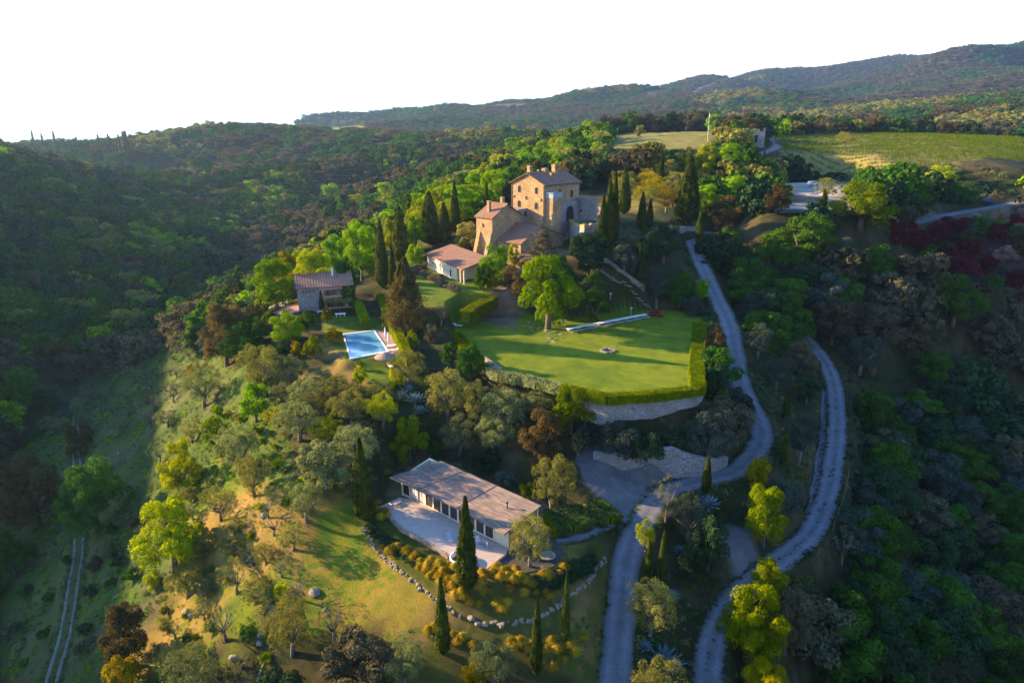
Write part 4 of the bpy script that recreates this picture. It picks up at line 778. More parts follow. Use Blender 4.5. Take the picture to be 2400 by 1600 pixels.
# terrace slab and its low stone wall
TR = PL(0.0, (874,1162),(918,1141),(960,1150),(1165,1262),(1163,1270),(1118,1306),(1080,1300),(1030,1276),(990,1250),(920,1211))
tz = MB(); tz.prism(TR, -.5, 0.0); tag(tz.build('terrace', M['terrazzo']), "pinkish stone terrace in front of the modern house", kind='structure')
fl = MB(); fl.prism([wf0-hb*.1, wf0+hd*HL-hb*.1, back1, back0], -.5, .03); fl.build('floor', M['terrazzo'], mh)
def wall_along(pts, z1s, th, mt, name, label, depth_=1.5, cap=None, cat='wall', base=None, batter=0.0, rag=.0, step=.8, seed=3):
    R = random.Random(seed); b = MB(); L = []
    for i in range(len(pts)-1):
        p, q = Vector(pts[i][:2]), Vector(pts[i+1][:2]); m_ = max(1, int((q-p).length/step))
        for k in range(m_): L.append((p.lerp(q, k/m_), z1s[i]+(z1s[i+1]-z1s[i])*k/m_))
    L.append((Vector(pts[-1][:2]), z1s[-1])); V_ = []; n = len(L)
    for i, (p, z) in enumerate(L):
        d = (L[min(i+1, n-1)][0]-L[max(i-1, 0)][0]).normalized(); nn2 = Vector((d.y, -d.x)); zz = z+R.uniform(-rag, rag); zb = base if base is not None else H(p.x, p.y)-depth_
        hb_ = batter*(zz-zb)
        V_ += [Vector((*(p+nn2*(th/2+hb_)), zb)), Vector((*(p-nn2*th/2), zb)), Vector((*(p+nn2*th/2), zz)), Vector((*(p-nn2*th/2), zz))]
    fs = []
    for i in range(n-1): q = i*4; fs += [(q, q+4, q+6, q+2), (q+1, q+3, q+7, q+5), (q+2, q+6, q+7, q+3)]
    fs += [(0, 2, 3, 1), ((n-1)*4, (n-1)*4+1, (n-1)*4+3, (n-1)*4+2)]; b.add(V_, fs); return tag(b.build(name, M[mt]), label, cat)
wall_along([TR[0], TR[9], TR[8], TR[7]], [.1]*4, .4, 'stone_dry', 'stone_wall', "low sunlit stone wall under the edge of the modern house terrace", 1.0, base=-1.5)
tb = PZ(1057, 1302, -1.0); tub = thing('round_tub', "round pale tub with dark inside at the corner of the modern house terrace", "tub", (tb.x, tb.y, -1.3))
b = MB(); n = 28; R0, R1 = 1.35, 1.2; ring = [(math.cos(k*6.283/n), math.sin(k*6.283/n)) for k in range(n)]
V_ = [(c_*r_, s_*r_, z_) for r_, z_ in ((R0, 0), (R0, 2.0), (R1, 2.0), (R1, .9)) for c_, s_ in ring]; b.add(V_, [(j*n+k, j*n+(k+1) % n, (j+1)*n+(k+1) % n, (j+1)*n+k) for j in range(3) for k in range(n)]); b.build('shell', M['white'], tub, True)
b = MB(); b.add([(c_*1.19, s_*1.19, 1.3) for c_, s_ in ring], [tuple(range(n))]); b.build('dark_water', M['glass'], tub)
pl_ = MB(); pl_.prism(PL(-1.2, (1018,1294),(1062,1276),(1110,1300),(1060,1318)), -2.0, -1.25); tag(pl_.build('tub_plinth', M['terrazzo']), "paved plinth under the round tub", kind='structure')
def lounger(loc, rz, label, mt='white', name='lounger', group=None, L=1.95):
    t_ = thing(name, label, 'lounger', loc, rz, group); MB().box((0, -.3, .34), (.7, L*.68, .07)).build('seat', M[mt], t_); b = MB(); b.box((0, 0, 0), (.7, L*.36, .07)); o = b.build('backrest', M[mt], t_); o.location = (0, L*.36+.28-.3+.05, .5); o.rotation_euler = (.6, 0, 0)
    for x in (-.3, .3):
        for y in (-.85, .35): MB().tube([(x, y, 0), (x, y, .32)], .03, 6).build('leg', M['greymetal'], t_)
    return t_
lounger(PZ(1034,1240,0), .35, "grey lounger alone in the middle of the modern house terrace", 'greymetal'); lounger(PZ(909,1160,0), 2.4, "grey lounger at the left end of the modern house terrace", 'greymetal')
chair(PZ(1099,1246,0), .6, "white chair by the doors near the right end of the modern house", 'white'); chair(PZ(1122,1258,0), 2.2, "grey chair beside the cream end panel of the modern house", 'greymetal')
small_table(PZ(1110,1252,0), "small round table between two chairs at the modern house doors", .8, 'greymetal')
rp = G(1258, 1283); st = thing('stone_table', "round pale stone slab table at the front right corner of the modern house", "table", rp); b = MB(); b.prism([(1.1*math.cos(k*.2618), 1.0*math.sin(k*.2618)) for k in range(24)], .45, .6); b.build('table_top', M['rock'], st); MB().tube([(0, 0, -.2), (0, 0, .46)], [.4, .3], 10).build('foot', M['rock'], st)
gp = MB(); gv = PL(-.32, (1128,1303),(1166,1268),(1215,1240),(1272,1235),(1300,1270),(1270,1300),(1200,1316)); gp.prism(gv, -.8, -.36); tag(gp.build('gravel_patch', M['gravel']), "gravel patch round the olive at the corner of the modern house", kind='structure')
# ------------------------------------------------------------------ big lawn: hedges, retaining wall, table, tractor
def hpts(uvs, z0, h, hw): return [(p.x, p.y, z0, z0+h, hw) for p in PL(z0+h, *uvs)]
def hedge(name, uvs, z0, h, hw, fol, label, dens=55, leaf=.2, seed=1, flower=False):
    pts = hpts(uvs, z0, h, hw); t_ = thing(name, label, 'hedge'); leafbox('foliage', pts, fol, dens, leaf, parent=t_, seed=seed)
    b = MB()
    for i in range(len(pts)-1):
        p, q = pts[i], pts[i+1]; d = Vector((q[0]-p[0], q[1]-p[1])).normalized(); n_ = Vector((-d.y, d.x))*(hw-.12); P, Q = Vector(p[:2])-d*.1, Vector(q[:2])+d*.1; b.prism([P+n_, P-n_, Q-n_, Q+n_], z0, z0+h-.12)
    b.build('inner_branches', M['hedge'], t_)
    for p in pts: TREES.append((p[0], p[1], 1.0))
    return t_
hedge('hedge', [(1045,763),(1062,783),(1088,806)], 11.7, 1.7, 1.15, 'hedge', "short clipped hedge at the left corner of the big lawn, top sunlit")
hedge('hedge', [(1122,842),(1150,855),(1200,862),(1290,884)], 11.4, 1.6, .85, 'blossom', "hedge with pale blossoms along the front left of the big lawn", seed=2)
hedge('hedge', [(1290,884),(1345,896),(1395,906),(1500,899),(1604,886)], 11.4, 1.6, .9, 'hedge', "clipped hedge along the front edge of the big lawn above the wall", seed=3)
hedge('hedge', [(1604,886),(1600,850),(1603,800),(1607,760),(1608,738)], 11.4, 1.7, 1.3, 'hedge', "broad flat-topped hedge down the right side of the big lawn", seed=4)
hedge('hedge', [(855,632),(872,670),(885,710),(908,748),(926,785),(942,820)], 11.6, 2.6, .8, 'hedge', "tall sunlit hedge separating the pool from the steps", seed=5, dens=45)
hedge('hedge', [(822,688),(828,705),(838,728)], 12.4, 1.8, .9, 'bright', "small hedge at the right end of the farmhouse garden", seed=6)
hedge('hedge', [(1170,652),(1140,676),(1095,698),(1068,714)], 13.6, 2.6, 1.3, 'hedge', "thick dark hedge between the guest garden and the big lawn", seed=7)
hedge('hedge', [(610,722),(625,708),(650,697),(690,688)], 12.2, 1.1, .6, 'green', "low hedge bordering the brick terrace of the farmhouse", seed=8)
hedge('hedge', [(1262,1192),(1300,1186),(1350,1170),(1385,1166),(1405,1160)], -.5, 1.7, 2.6, 'dark', "wide dark hedge mass between modern house and gravel yard", seed=9, dens=30, leaf=.28)
def off(poly, k): return poly
wall_along([PZ(*q) for q in ((1085,812,11.8),(1122,846,11.8),(1150,860,11.8),(1200,869,11.8),(1290,893,11.8),(1345,908,11.8),(1400,918,11.8),(1500,909,11.8),(1608,897,11.8),(1614,850,11.8),(1617,800,11.8),(1618,735,11.8))], [11.6]*12, .9, 'stone_grey', 'retaining_wall', "high grey rubble retaining wall carrying the big lawn", 1.6, batter=.09)
lw_z = [3.9, 3.8, 4.2, 5.2, 5.6, 3.8, 2.9, 2.7]
wall_along([PZ(*q) for q in ((1363,1044,3.6),(1400,1056,3.0),(1440,1063,2.7),(1480,1068,2.5),(1540,1071,2.3),(1601,1072,2.1),(1646,1064,2.2),(1668,1052,2.4))], [z+.2 for z in lw_z], .8, 'stone_grey', 'stone_wall', "lower grey rubble wall along the gravel yard below the lawn wall", .8, rag=.12, seed=5)
wall_along([G(1389,601), G(1420,622), G(1450,645), G(1479,664)], [G(1389,601).z+.9, G(1420,622).z+.9, G(1450,645).z+.9, G(1479,664).z+.9], .7, 'stone_dry', 'stone_wall', "pale sloping stone wall in the shade right below the castle", .6, rag=.05)
wall_along([G(1540,530), G(1565,533), G(1597,532)], [G(1540,530).z+1.5, G(1565,533).z+1.5, G(1597,532).z+1.5], .7, 'stone_grey', 'stone_wall', "low stone wall at the top bend of the gravel road", .6)
pkz = G(1850,455).z
wall_along([G(1812,463), G(1850,464), G(1888,463)], [pkz+1.5]*3, .9, 'stone_dry', 'stone_wall', "brown stone wall across the pale parking ground", .6, rag=.1)
wall_along([PZ(979,805,11), PZ(994,835,10.6), PZ(1010,866,10)], [11.4, 11.0, 10.4], .5, 'white', 'stone_wall', "narrow whitish wall beside the steps below the brown conifer", 1.5)
wall_along([PZ(993,716,13.2), PZ(998,738,12.9), PZ(1022,770,12.6), PZ(1034,792,12.4)], [13.3, 13.0, 12.8, 12.6], .45, 'stone_dry', 'stone_wall', "thin pale kerb wall at the lawn's left corner by the gnarled tree", 1.0)
wall_along([PZ(1112,818,12.6), PZ(1130,831,12.6), PZ(1152,846,12.6)], [12.6]*3, .55, 'rock', 'stone_bench', "long pale stone bench in the gap of the lawn hedge", 1.0, cat='bench')
def stones(name, base, pts, seed, label, cat, size=(.18, .5), mt='kerb', flat=.7):       # a low dry-stone kerb, one body
    R = random.Random(seed); b = MB(); L = spline(pts, .28)
    for p in L:
        s = R.uniform(*size); q = [(R.uniform(-1, 1)*.15*s) for _ in range(24)]; k = 0; V_ = []
        for z_ in (-.5, .5):
            for y_ in (-.5, .5):
                for x_ in (-.5, .5): V_.append(Vector((x_*s*R.uniform(.7, 1.3)*(1 if z_ < 0 else .75), y_*s*R.uniform(.7, 1.2)*(1 if z_ < 0 else .75), z_*s*flat)))
        Rz = Matrix.Rotation(R.uniform(0, 6.28), 3, 'Z'); c = Vector((p.x+R.uniform(-.3, .3), p.y+R.uniform(-.3, .3), H(p.x, p.y)+s*flat*.12)); b.add([Rz@v+c for v in V_], [(0,2,3,1),(4,5,7,6),(0,1,5,4),(2,6,7,3),(0,4,6,2),(1,3,7,5)])
    return tag(b.build(name, M[mt]), label, cat)
stones('dry_stone_kerb', 0, [G(*q) for q in ((833,1219),(858,1252),(886,1284),(930,1320),(975,1357),(1008,1384),(1035,1402),(1058,1416))], 2, "sunlit dry stone kerb between the grass slope and the tufted bed", 'stone kerb')
stones('dry_stone_kerb', 0, [G(*q) for q in ((1092,1428),(1130,1434),(1180,1432),(1230,1420),(1275,1398),(1310,1370),(1345,1338),(1372,1305),(1390,1285))], 3, "shaded dry stone kerb curving round the lower right of the tufted bed", 'stone kerb', (.3, .62))
def boulder(p, s, label, group=None, seed=1, mt='rock', sq=.5):
    s *= .75
    R = np.random.RandomState(seed); bm_v = rdir(R, 60); import bmesh
    bm = bmesh.new(); [bm.verts.new((v*(1+.25*R.rand()))*np.array([1, .75, sq])*.5) for v in bm_v]; bmesh.ops.convex_hull(bm, input=bm.verts); bmesh.ops.delete(bm, geom=[v for v in bm.verts if not v.link_faces], context='VERTS')
    me = bpy.data.meshes.new('boulder'); bm.to_mesh(me); bm.free(); me.materials.append(M[mt]); o = link('boulder', me, None, p+Vector((0, 0, s*sq*.08))); o.scale = (s, s, s); o.rotation_euler = (R.rand()*.4, R.rand()*.4, R.rand()*6); tag(o, label, 'boulder', group); return o
for i, (u, v, s, lb) in enumerate(((722,1362,2.2,"big boulder on the grass slope, shadowed on its right"),(746,1400,1.0,"pale boulder below the big one on the grass slope"),(752,1412,.8,"smaller pale stone under the pale boulder"),
  (597,1462,1.1,"white stone beside the footpath, the upper of two"),(596,1480,1.3,"white stone beside the footpath, the lower of two"),(538,1512,1.9,"pointed boulder left of the lower footpath"),(430,1408,2.4,"broad pinkish boulder among the olives at lower left"),(440,1415,1.5,"stone leaning on the broad pinkish boulder"),
  (606,1184,1.6,"grey boulder at the foot of the stooping olive"),(648,1158,1.4,"boulder on the bank above the dry grass"),(1082,1420,1.5,"large pale rock where the two stone kerbs meet"),(1236,1415,1.2,"rock in the shaded kerb beside the thin cypress"),(202,945,1.0,"white stone by the upper wheel ruts"),(272,1040,1.3,"pale stone in the shaded grove"),
  (266,1372,1.1,"pale stone on the shaded slope above the farm track"),(1484,1558,.9,"white rock at the foot of the big agave"),(1537,1510,1.1,"white rock behind the big agave"),(1492,1460,.7,"white rock under the golden olive between the roads"),(1372,1466,.5,"small white stone on the road's left verge"),(1248,1304,.9,"stone at the edge of the gravel patch"))):
    boulder(G(u, v), s, lb, seed=i+3)
for i, (u, v, s) in enumerate(((1196,742,1.2),(1206,748,1.3),(1214,740,1.0),(1220,752,1.2),(1228,746,1.3),(1236,754,1.1),(1222,759,.9),(1252,760,1.2),(1264,766,1.3),(1276,762,1.2),(1288,768,1.1),(1262,776,1.3),(1276,780,1.2),(1294,776,1.0),(1258,785,1.2),(1272,786,1.0))):
    o = boulder(PZ(u, v, 12.02), s*1.25, "flat pale flagstone in the cluster before the huge bright tree", "flagstones on the big lawn", 40+i, sq=.12)
longtable(PZ(1303,756,12.7), PZ(1484,722,12.7), 1.15, "very long white table across the back of the big lawn", 'long_table', 9)
tA, tB = PZ(1303,756,12.7), PZ(1484,722,12.7); tn = Vector((d2(tB-tA)[1], -d2(tB-tA)[0], 0)); tn.z = 0
longtable(tA+tn*1.3, tB+tn*1.3, .38, "long white bench on the near side of the very long table", 'long_bench', 9, .46, 'greymetal', cat='bench')
longtable(tA-tn*1.3, tB-tn*1.3, .38, "long white bench on the far side of the very long table", 'long_bench', 9, .46, 'greymetal', cat='bench')
def lamp(p, h, label):
    t_ = thing('garden_lamp', label, 'lamp', p); MB().tube([(0, 0, 0), (0, 0, h)], .05, 8).build('post', M['white'], t_); b = MB(); b.tube([(0, 0, h-.05), (0, 0, h+.04)], [.28, .28], 10); b.box((0, 0, h+.12), (.6, .6, .05)); b.build('lamp_shade', M['white'], t_); return t_
lamp(PZ(1296,752,12), 1.7, "white post lamp at the left end of the long table"); lamp(PZ(1449,724,12), 1.7, "white post lamp near the right end of the long table"); lamp(G(1402,690), 1.4, "white post lamp on the shaded slope above the long table")
lounger(PZ(1052,750,12), 1.2, "white lounge chair at the left corner of the big lawn"); lounger(PZ(842,738,12.6), 2.9, "white lounge chair at the end of the small farmhouse hedge")
fp = thing('fire_pit', "square stone fire pit in the middle of the big lawn", "fire pit", PZ(1396,806,12.0), .75)
for k in range(4): a = k*math.pi/2; MB().box((math.cos(a)*1.15, math.sin(a)*1.15, .12), (.45, 1.8, .26), a).build('stone_side', M['rock'], fp)
MB().box((0, 0, .05), (1.8, 1.8, .08)).build('ash_bed', M['black'], fp)
# tractor
tk = thing('tractor', "small red tractor parked in the upper right corner of the big lawn", "tractor", PZ(1509,727,12.03), math.radians(-38))
def wheel(root, x, y, r, w):
    o = MB(); pts = []
    b = MB(); n = 20; prof = [(r*.62, -w/2), (r*.95, -w/2), (r, -w*.3), (r, w*.3), (r*.95, w/2), (r*.62, w/2)]
    V_ = [(math.cos(k*6.283/n)*a, c_, math.sin(k*6.283/n)*a) for a, c_ in prof for k in range(n)]; m_ = len(prof); b.add(V_, [(j*n+k, j*n+(k+1) % n, ((j+1) % m_)*n+(k+1) % n, ((j+1) % m_)*n+k) for j in range(m_) for k in range(n)])
    o = b.build('wheel', M['tyre'], root, True); o.location = (x, y, r); MB().tube([(0, -w*.3, 0), (0, w*.3, 0)], r*.62, 14).build('rim', M['redpaint'], o)
for x, r, w in ((-.95, .72, .42), (1.05, .45, .3)):
    for y in (-.72, .72): wheel(tk, x, y, r, w)
b = MB(); b.box((.75, 0, 1.0), (1.5, .72, .62)); b.box((1.52, 0, .95), (.08, .6, .5)); b.box((-.2, 0, .7), (1.9, .5, .35)); b.box((.75, 0, 1.34), (1.35, .56, .08)); b.build('bonnet', M['redpaint'], tk)
for y in (-.74, .74): b = MB(); b.box((-.95, y, 1.52), (1.2, .44, .06)); b.box((-.35, y, 1.3), (.06, .44, .42), 0); b.build('mudguard', M['redpaint'], tk)
b = MB(); b.box((-.85, 0, 1.22), (.45, .5, .1)); b.box((-1.08, 0, 1.45), (.08, .5, .45)); b.build('seat', M['black'], tk)
b = MB(); b.tube([(-.1, 0, 1.2), (-.35, 0, 1.65)], .03, 6); b.tube([(-.42, -.2, 1.66), (-.3, 0, 1.68), (-.42, .2, 1.66)], .025, 6); b.build('steering_wheel', M['black'], tk)
b = MB(); [b.tube([(-1.2, y, 1.5), (-1.2, y, 2.35)], .05, 6) for y in (-.5, .5)]; b.tube([(-1.2, -.5, 2.35), (-1.2, .5, 2.35)], .05, 6); b.build('roll_bar', M['black'], tk)
MB().tube([(1.1, .2, 1.3), (1.1, .2, 1.9)], .04, 6).build('exhaust', M['black'], tk); MB().box((-1.75, 0, 1.1), (.9, 1.1, .5)).build('rear_box', M['redpaint'], tk)
tk.scale = (.88, .88, .88)
for y in (-.2, .2): MB().box((1.58, y, 1.1), (.05, .14, .14)).build('headlight', M['white'], tk)

# ------------------------------------------------------------------ pool
pc4 = PL(11.8, (790,768),(859,760),(890,806),(806,821)); cpool = sum(pc4, Vector())/4
pe = d2(pc4[1]-pc4[0]); 
pool = thing('swimming_pool', "rectangular blue swimming pool with a pale stone rim", "swimming pool"); b = MB(); o4 = [p+(p-cpool).normalized()*.65 for p in pc4]
for i in range(4): j = (i+1) % 4; b.prism([pc4[i], pc4[j], o4[j], o4[i]], 9.4 if i in (2, 3) else 10.5, 11.86)
b.build('rim', M['white'], pool); b = MB(); b.prism([p.lerp(cpool, -.005) for p in pc4], 10.2, 11.74); b.build('water', M['water'], pool)
dk = MB(); dk.prism(PL(11.7, (861,757),(905,764),(930,800),(926,812),(892,812)), 10.8, 11.72); tag(dk.build('pool_deck', M['brickpave']), "reddish paved deck at the right side of the pool", kind='structure')
lounger(PZ(902,796,11.75), -1.1, "white cushioned lounger beside the pool, the upper of two", 'cloth', L=2.6); lounger(PZ(905,806,11.75), -1.1, "white cushioned lounger beside the pool, the lower of two", 'cloth', L=2.6)
parasol(PZ(886,785,11.74), "closed white parasol at the far end of the pool deck", 3.2); parasol(PZ(893,799,11.74), "closed white parasol next to the two white loungers", 3.2)
tp = PZ(886,846,10.3); tp.z = H(tp.x, tp.y); th_ = thing('thatched_parasol', "brown thatched parasol on the grass below the pool", "parasol", tp)
MB().tube([(0, 0, 0), (0, 0, 2.5)], .09, 8).build('pole', M['frame'], th_); b = MB(); b.tube([(0, 0, 1.95), (0, 0, 2.1), (0, 0, 2.55), (0, 0, 3.0)], [2.05, 2.0, 1.1, .08], 18); b.build('canopy', M['thatch'], th_)
lounger(tp+Vector((.9, -.2, 0)), .5, "pale lounger half under the thatched parasol", 'cloth'); pot(PZ(824,848,10.2), "orange terracotta pot on the grass below the pool's left corner", 'hedge', 1.3)
# ------------------------------------------------------------------ ornamental grasses and agaves
tufts = [(882,1262),(893,1268),(905,1270),(902,1275),(936,1275),(950,1290),(958,1282),(915,1264),(968,1302),(962,1312),(975,1320),(984,1306),(992,1296),(1003,1292),(1010,1306),(1000,1318),(986,1330),(1006,1332),(1020,1326),(1012,1345),(1030,1340),(1040,1358),(1050,1342),(1046,1312),(1032,1305),(1022,1360),(1046,1378),(1060,1372),(1108,1322),(1118,1312),(1112,1334),(1130,1320),(1140,1312),(1156,1318),(1170,1312),(1186,1318),(1152,1338),(1166,1334),(1180,1342),(1194,1336),(1206,1342),(1100,1358),(1112,1370),(1125,1366),(1084,1392),(1100,1396),(1145,1398),(1156,1402),(1165,1392),(1222,1352),(1240,1328),(1252,1322),(1262,1332),(1230,1372),(1262,1376),(1090,1338),(1172,1362),(1205,1372),(1286,1322),(1300,1308),(870,1160),(866,1180),(876,1196),(858,1170),(884,1185)]
tm = [m_crown('tuft', 700+i, 'gold', 1) for i in range(3)]
_R = random.Random(12); tufts += [(u+_R.uniform(-9, 9), v+_R.uniform(-7, 7)) for u, v in tufts if _R.random() < .3]; tufts = [t_ for t_ in tufts if not inside(np.array([G(*t_).x]), np.array([G(*t_).y]), TR)[0]]
for i, (u, v) in enumerate(tufts):
    p = G(u, v); s = _R.uniform(.75, 1.45); o = link('grass_tuft', tm[i % 3], None, p-Vector((0, 0, .05))); o.scale = (s*1.1, s*1.1, s*1.0); o.rotation_euler = (0, 0, i*1.3); tag(o, "golden ornamental grass tuft in the bed around the modern house", "grass tuft", "golden grass tufts around the modern house", "thing")
for i, (u, v) in enumerate(((1040,1465),(1052,1480),(1062,1470),(1088,1490),(1175,1485),(1182,1492),(1195,1486),(1212,1500),(1225,1488),(1255,1500),(1268,1478),(1280,1500),(1310,1490),(1322,1508),(1296,1520),(1340,1472),(985,1455),(1000,1448),(1240,1530),(1270,1540))):
    o = link('grass_tuft', tm[i % 3], None, G(u, v)); s = .9+.05*(i % 7); o.scale = (s*1.3, s*1.3, s); o.rotation_euler = (0, 0, i*2.1); tag(o, "orange-tipped grass tuft at the foot of the thin front cypresses", "grass tuft", "orange grass tufts below the stone kerb", "thing")
bt_ = [m_crown('bush', 720+i, 'dark', .14, 2.2) for i in range(2)]; kk = 0
for u, v in [(1228+13*i+(j % 2)*6, 1338-8*i*.55+j*17-i*1.2) for i in range(11) for j in range(3)]+[(850+i*13+(j*7), 1212+i*9+j*13) for i in range(9) for j in range(3)]:
    p = G(u, v); kk += 1
    if inside(np.array([p.x]), np.array([p.y]), TR)[0] or pdist(np.array([p.x]), np.array([p.y]), R_MAIN, False)[0][0] < 3 or p.z > -.3: continue
    o = link('bedding_shrub', bt_[kk % 2], None, p-Vector((0, 0, .1))); s = 1.1+.5*(kk*7 % 5)/5; o.scale = (s*1.2, s*1.2, s); o.rotation_euler = (0, 0, kk); o.data.materials[0]; tag(o, "low green shrub planted in rows in the bed around the modern house", "shrub", "bedding shrubs around the modern house")
ag = m_crown('agave', 1, 'agave', 1)
for i, (u, v, w, lb) in enumerate(((1522,1535,110,"giant blue agave at the bottom between the two roads"),(1480,1490,45,"small agave behind the white rock between the roads"),(1545,1375,46,"teal agave on the bank right of the golden olive"),(1590,1280,60,"blue agave patch on the island right of the leaning cypress"),(1560,1272,45,"small blue agave between the leaning cypress and the patch"),
  (1625,1165,66,"pale agave at the foot of the road-bend cypress"),(938,905,56,"blue agave below the pool, the uppermost of the cluster"),(955,925,58,"blue agave in the middle of the cluster under the pool"),(925,915,46,"pale agave at the left of the cluster under the pool"),(965,950,46,"lowest blue agave of the cluster under the pool"),(1455,1008,40,"agave at the foot of the big lawn wall"),(1860,905,30,"pale agave at the edge of the old track branch"))):
    p = G(u, v); s = w/F*depth(p); o = link('agave', ag, None, p-Vector((0, 0, .05))); o.scale = (s*.9, s*.9, s*.9); o.rotation_euler = (0, 0, i*.9); tag(o, lb, 'agave'); TREES.append((p.x, p.y, s*.4))
# ------------------------------------------------------------------ far things
tp = PR(1733, 332, 372); tp.z = H(tp.x, tp.y); gt = thing('gate_tower', "small ruined square tower with a notched top by the upper road", "tower", tp, -.35)
b = MB(); b.box((0, 0, 2.8), (9, 7, 7.6)); b.build('wall', M['stone_grey'], gt); b = MB()
for x in (-3.9, -1.4, 1.2, 3.9):
    for y in (-3.1, 3.1): b.box((x, y, 7.2), (1.1, .7, 1.2+(.8 if abs(x) > 3 else 0)))
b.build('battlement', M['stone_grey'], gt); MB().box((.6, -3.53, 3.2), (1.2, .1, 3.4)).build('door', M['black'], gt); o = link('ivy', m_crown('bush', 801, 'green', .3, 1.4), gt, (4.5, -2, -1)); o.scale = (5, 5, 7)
mp_ = PR(1628, 285, 415); mp_.z = H(mp_.x, mp_.y); ms = thing('mast', "thin white mast beside the bright round ridge tree", "mast", mp_); hm_ = CAMZ+(PR(1628,262,415).z-CAMZ)-mp_.z; MB().tube([(0, 0, 0), (0, 0, hm_)], .12, 8).build('pole', M['white'], ms); MB().tube([(0, 0, hm_-2), (0, 0, hm_+.4)], .22, 8).build('antenna', M['white'], ms)
def car(p, rz, label, mt, van=False):
    t_ = thing('parked_car', label, 'car', p, rz); b = MB(); h = 1.9 if van else 1.45
    prof = [(-2.15, .35), (-2.15, .85), (-1.9, h*.68), (-1.2, h), (.6, h), (1.25, .95), (2.1, .8), (2.15, .35)]
    V_ = [(x, y, z) for y in (-.85, .85) for x, z in prof]; n = len(prof); b.add(V_, [tuple(range(n)), tuple(range(n, 2*n))[::-1]]+[(i, i+n, (i+1) % n+n, (i+1) % n) for i in range(n)]); b.build('body', M[mt], t_)
    for y in (-.87, .87): MB().add([(-1.75, y, h*.66), (-1.15, y, h*.93), (.55, y, h*.93), (1.05, y, h*.66)], [(0, 1, 2, 3)]).build('side_window', M['glass'], t_)
    MB().add([(.72, -.75, h*.97), (.72, .75, h*.97), (1.3, .75, .99), (1.3, -.75, .99)], [(0, 1, 2, 3)]).build('windscreen', M['glass'], t_)
    for x in (-1.35, 1.35):
        for y in (-.8, .8): MB().tube([(x, y-.1, .33), (x, y+.1, .33)], .33, 12).build('wheel', M['tyre'], t_)
    return t_
car(G(1866,427)+Vector((0, 0, .1)), .3, "white car parked beside the pale olive on the parking ground", 'white'); car(G(2268,468)+Vector((0, 0, .2)), .5, "dark blue car on the far pale road at the right", 'navy', True); car(PR(1727,350,352)*1+Vector((0, 0, 0)), 0, "white car below the small gate tower", 'white', True)
bpy.context.view_layer.update()
for o in bpy.data.objects:
    if o.name.startswith('parked_car'): o.location.z = H(o.location.x, o.location.y)+.1
for i, (u, v, r, s, lb) in enumerate(((1706,178,3800,22,"tiny pale farm on the skyline, leftmost of three"),(1781,176,3800,26,"tiny pale farm on the skyline, middle of three"),(1836,172,3850,24,"tiny pale farm on the skyline, rightmost of three"),(795,285,2200,16,"tiny white tower house beyond the yellow far field"),(915,284,1900,34,"faint pinkish farm among trees beyond the valley"),(1087,252,3300,22,"tiny bright house on the far central ridge"),(2338,122,4000,40,"pale houses' cluster building near the top right ridge"))):
    p = PR(u, v, r); p.z = H(p.x, p.y); hh = thing('far_house', lb, 'house', p, i*.7); gabled(hh, Vector((-s/2, -s*.35, 0)), (1, 0), s, (0, 1), s*.7, -5, s*.3 if i != 3 else 24, s*.14, .5, M['cream'], M['clay'])
    b = MB(); [b.box((x*s*.3, -s*.35-.1, s*.15), (s*.07, .2, s*.09)) for x in (-1, 0, 1)]; b.build('window', M['black'], hh)
# pale road seen on the right between the shrubs is a road; thin rail along the lower track
fr_ = thing('fence', "thin rusty fence rail sloping beside the lower track", "fence"); L = [G(u, v) for u, v in ((1949,1088),(1944,1120),(1936,1155),(1924,1185),(1912,1222))]
for p in L: MB().tube([p, p+Vector((0, 0, 1.0))], .04, 6).build('post', M['rust'], fr_)
MB().tube([p+Vector((0, 0, .95)) for p in L], .035, 6).build('rail', M['rust'], fr_)
# stone steps from the castle down to the lawn
ss = [G(u, v) for u, v in ((1366,615),(1388,630),(1408,645),(1428,660),(1448,676),(1468,692),(1486,708))]; sl_ = spline(ss, .9); b = MB()
for p in sl_: b.box((p.x, p.y, H(p.x, p.y)+.03), (2.2, .55, .22), -.9)
tag(b.build('stone_steps', M['stone_dry']), "worn stone steps descending through the shade to the tractor", 'steps')
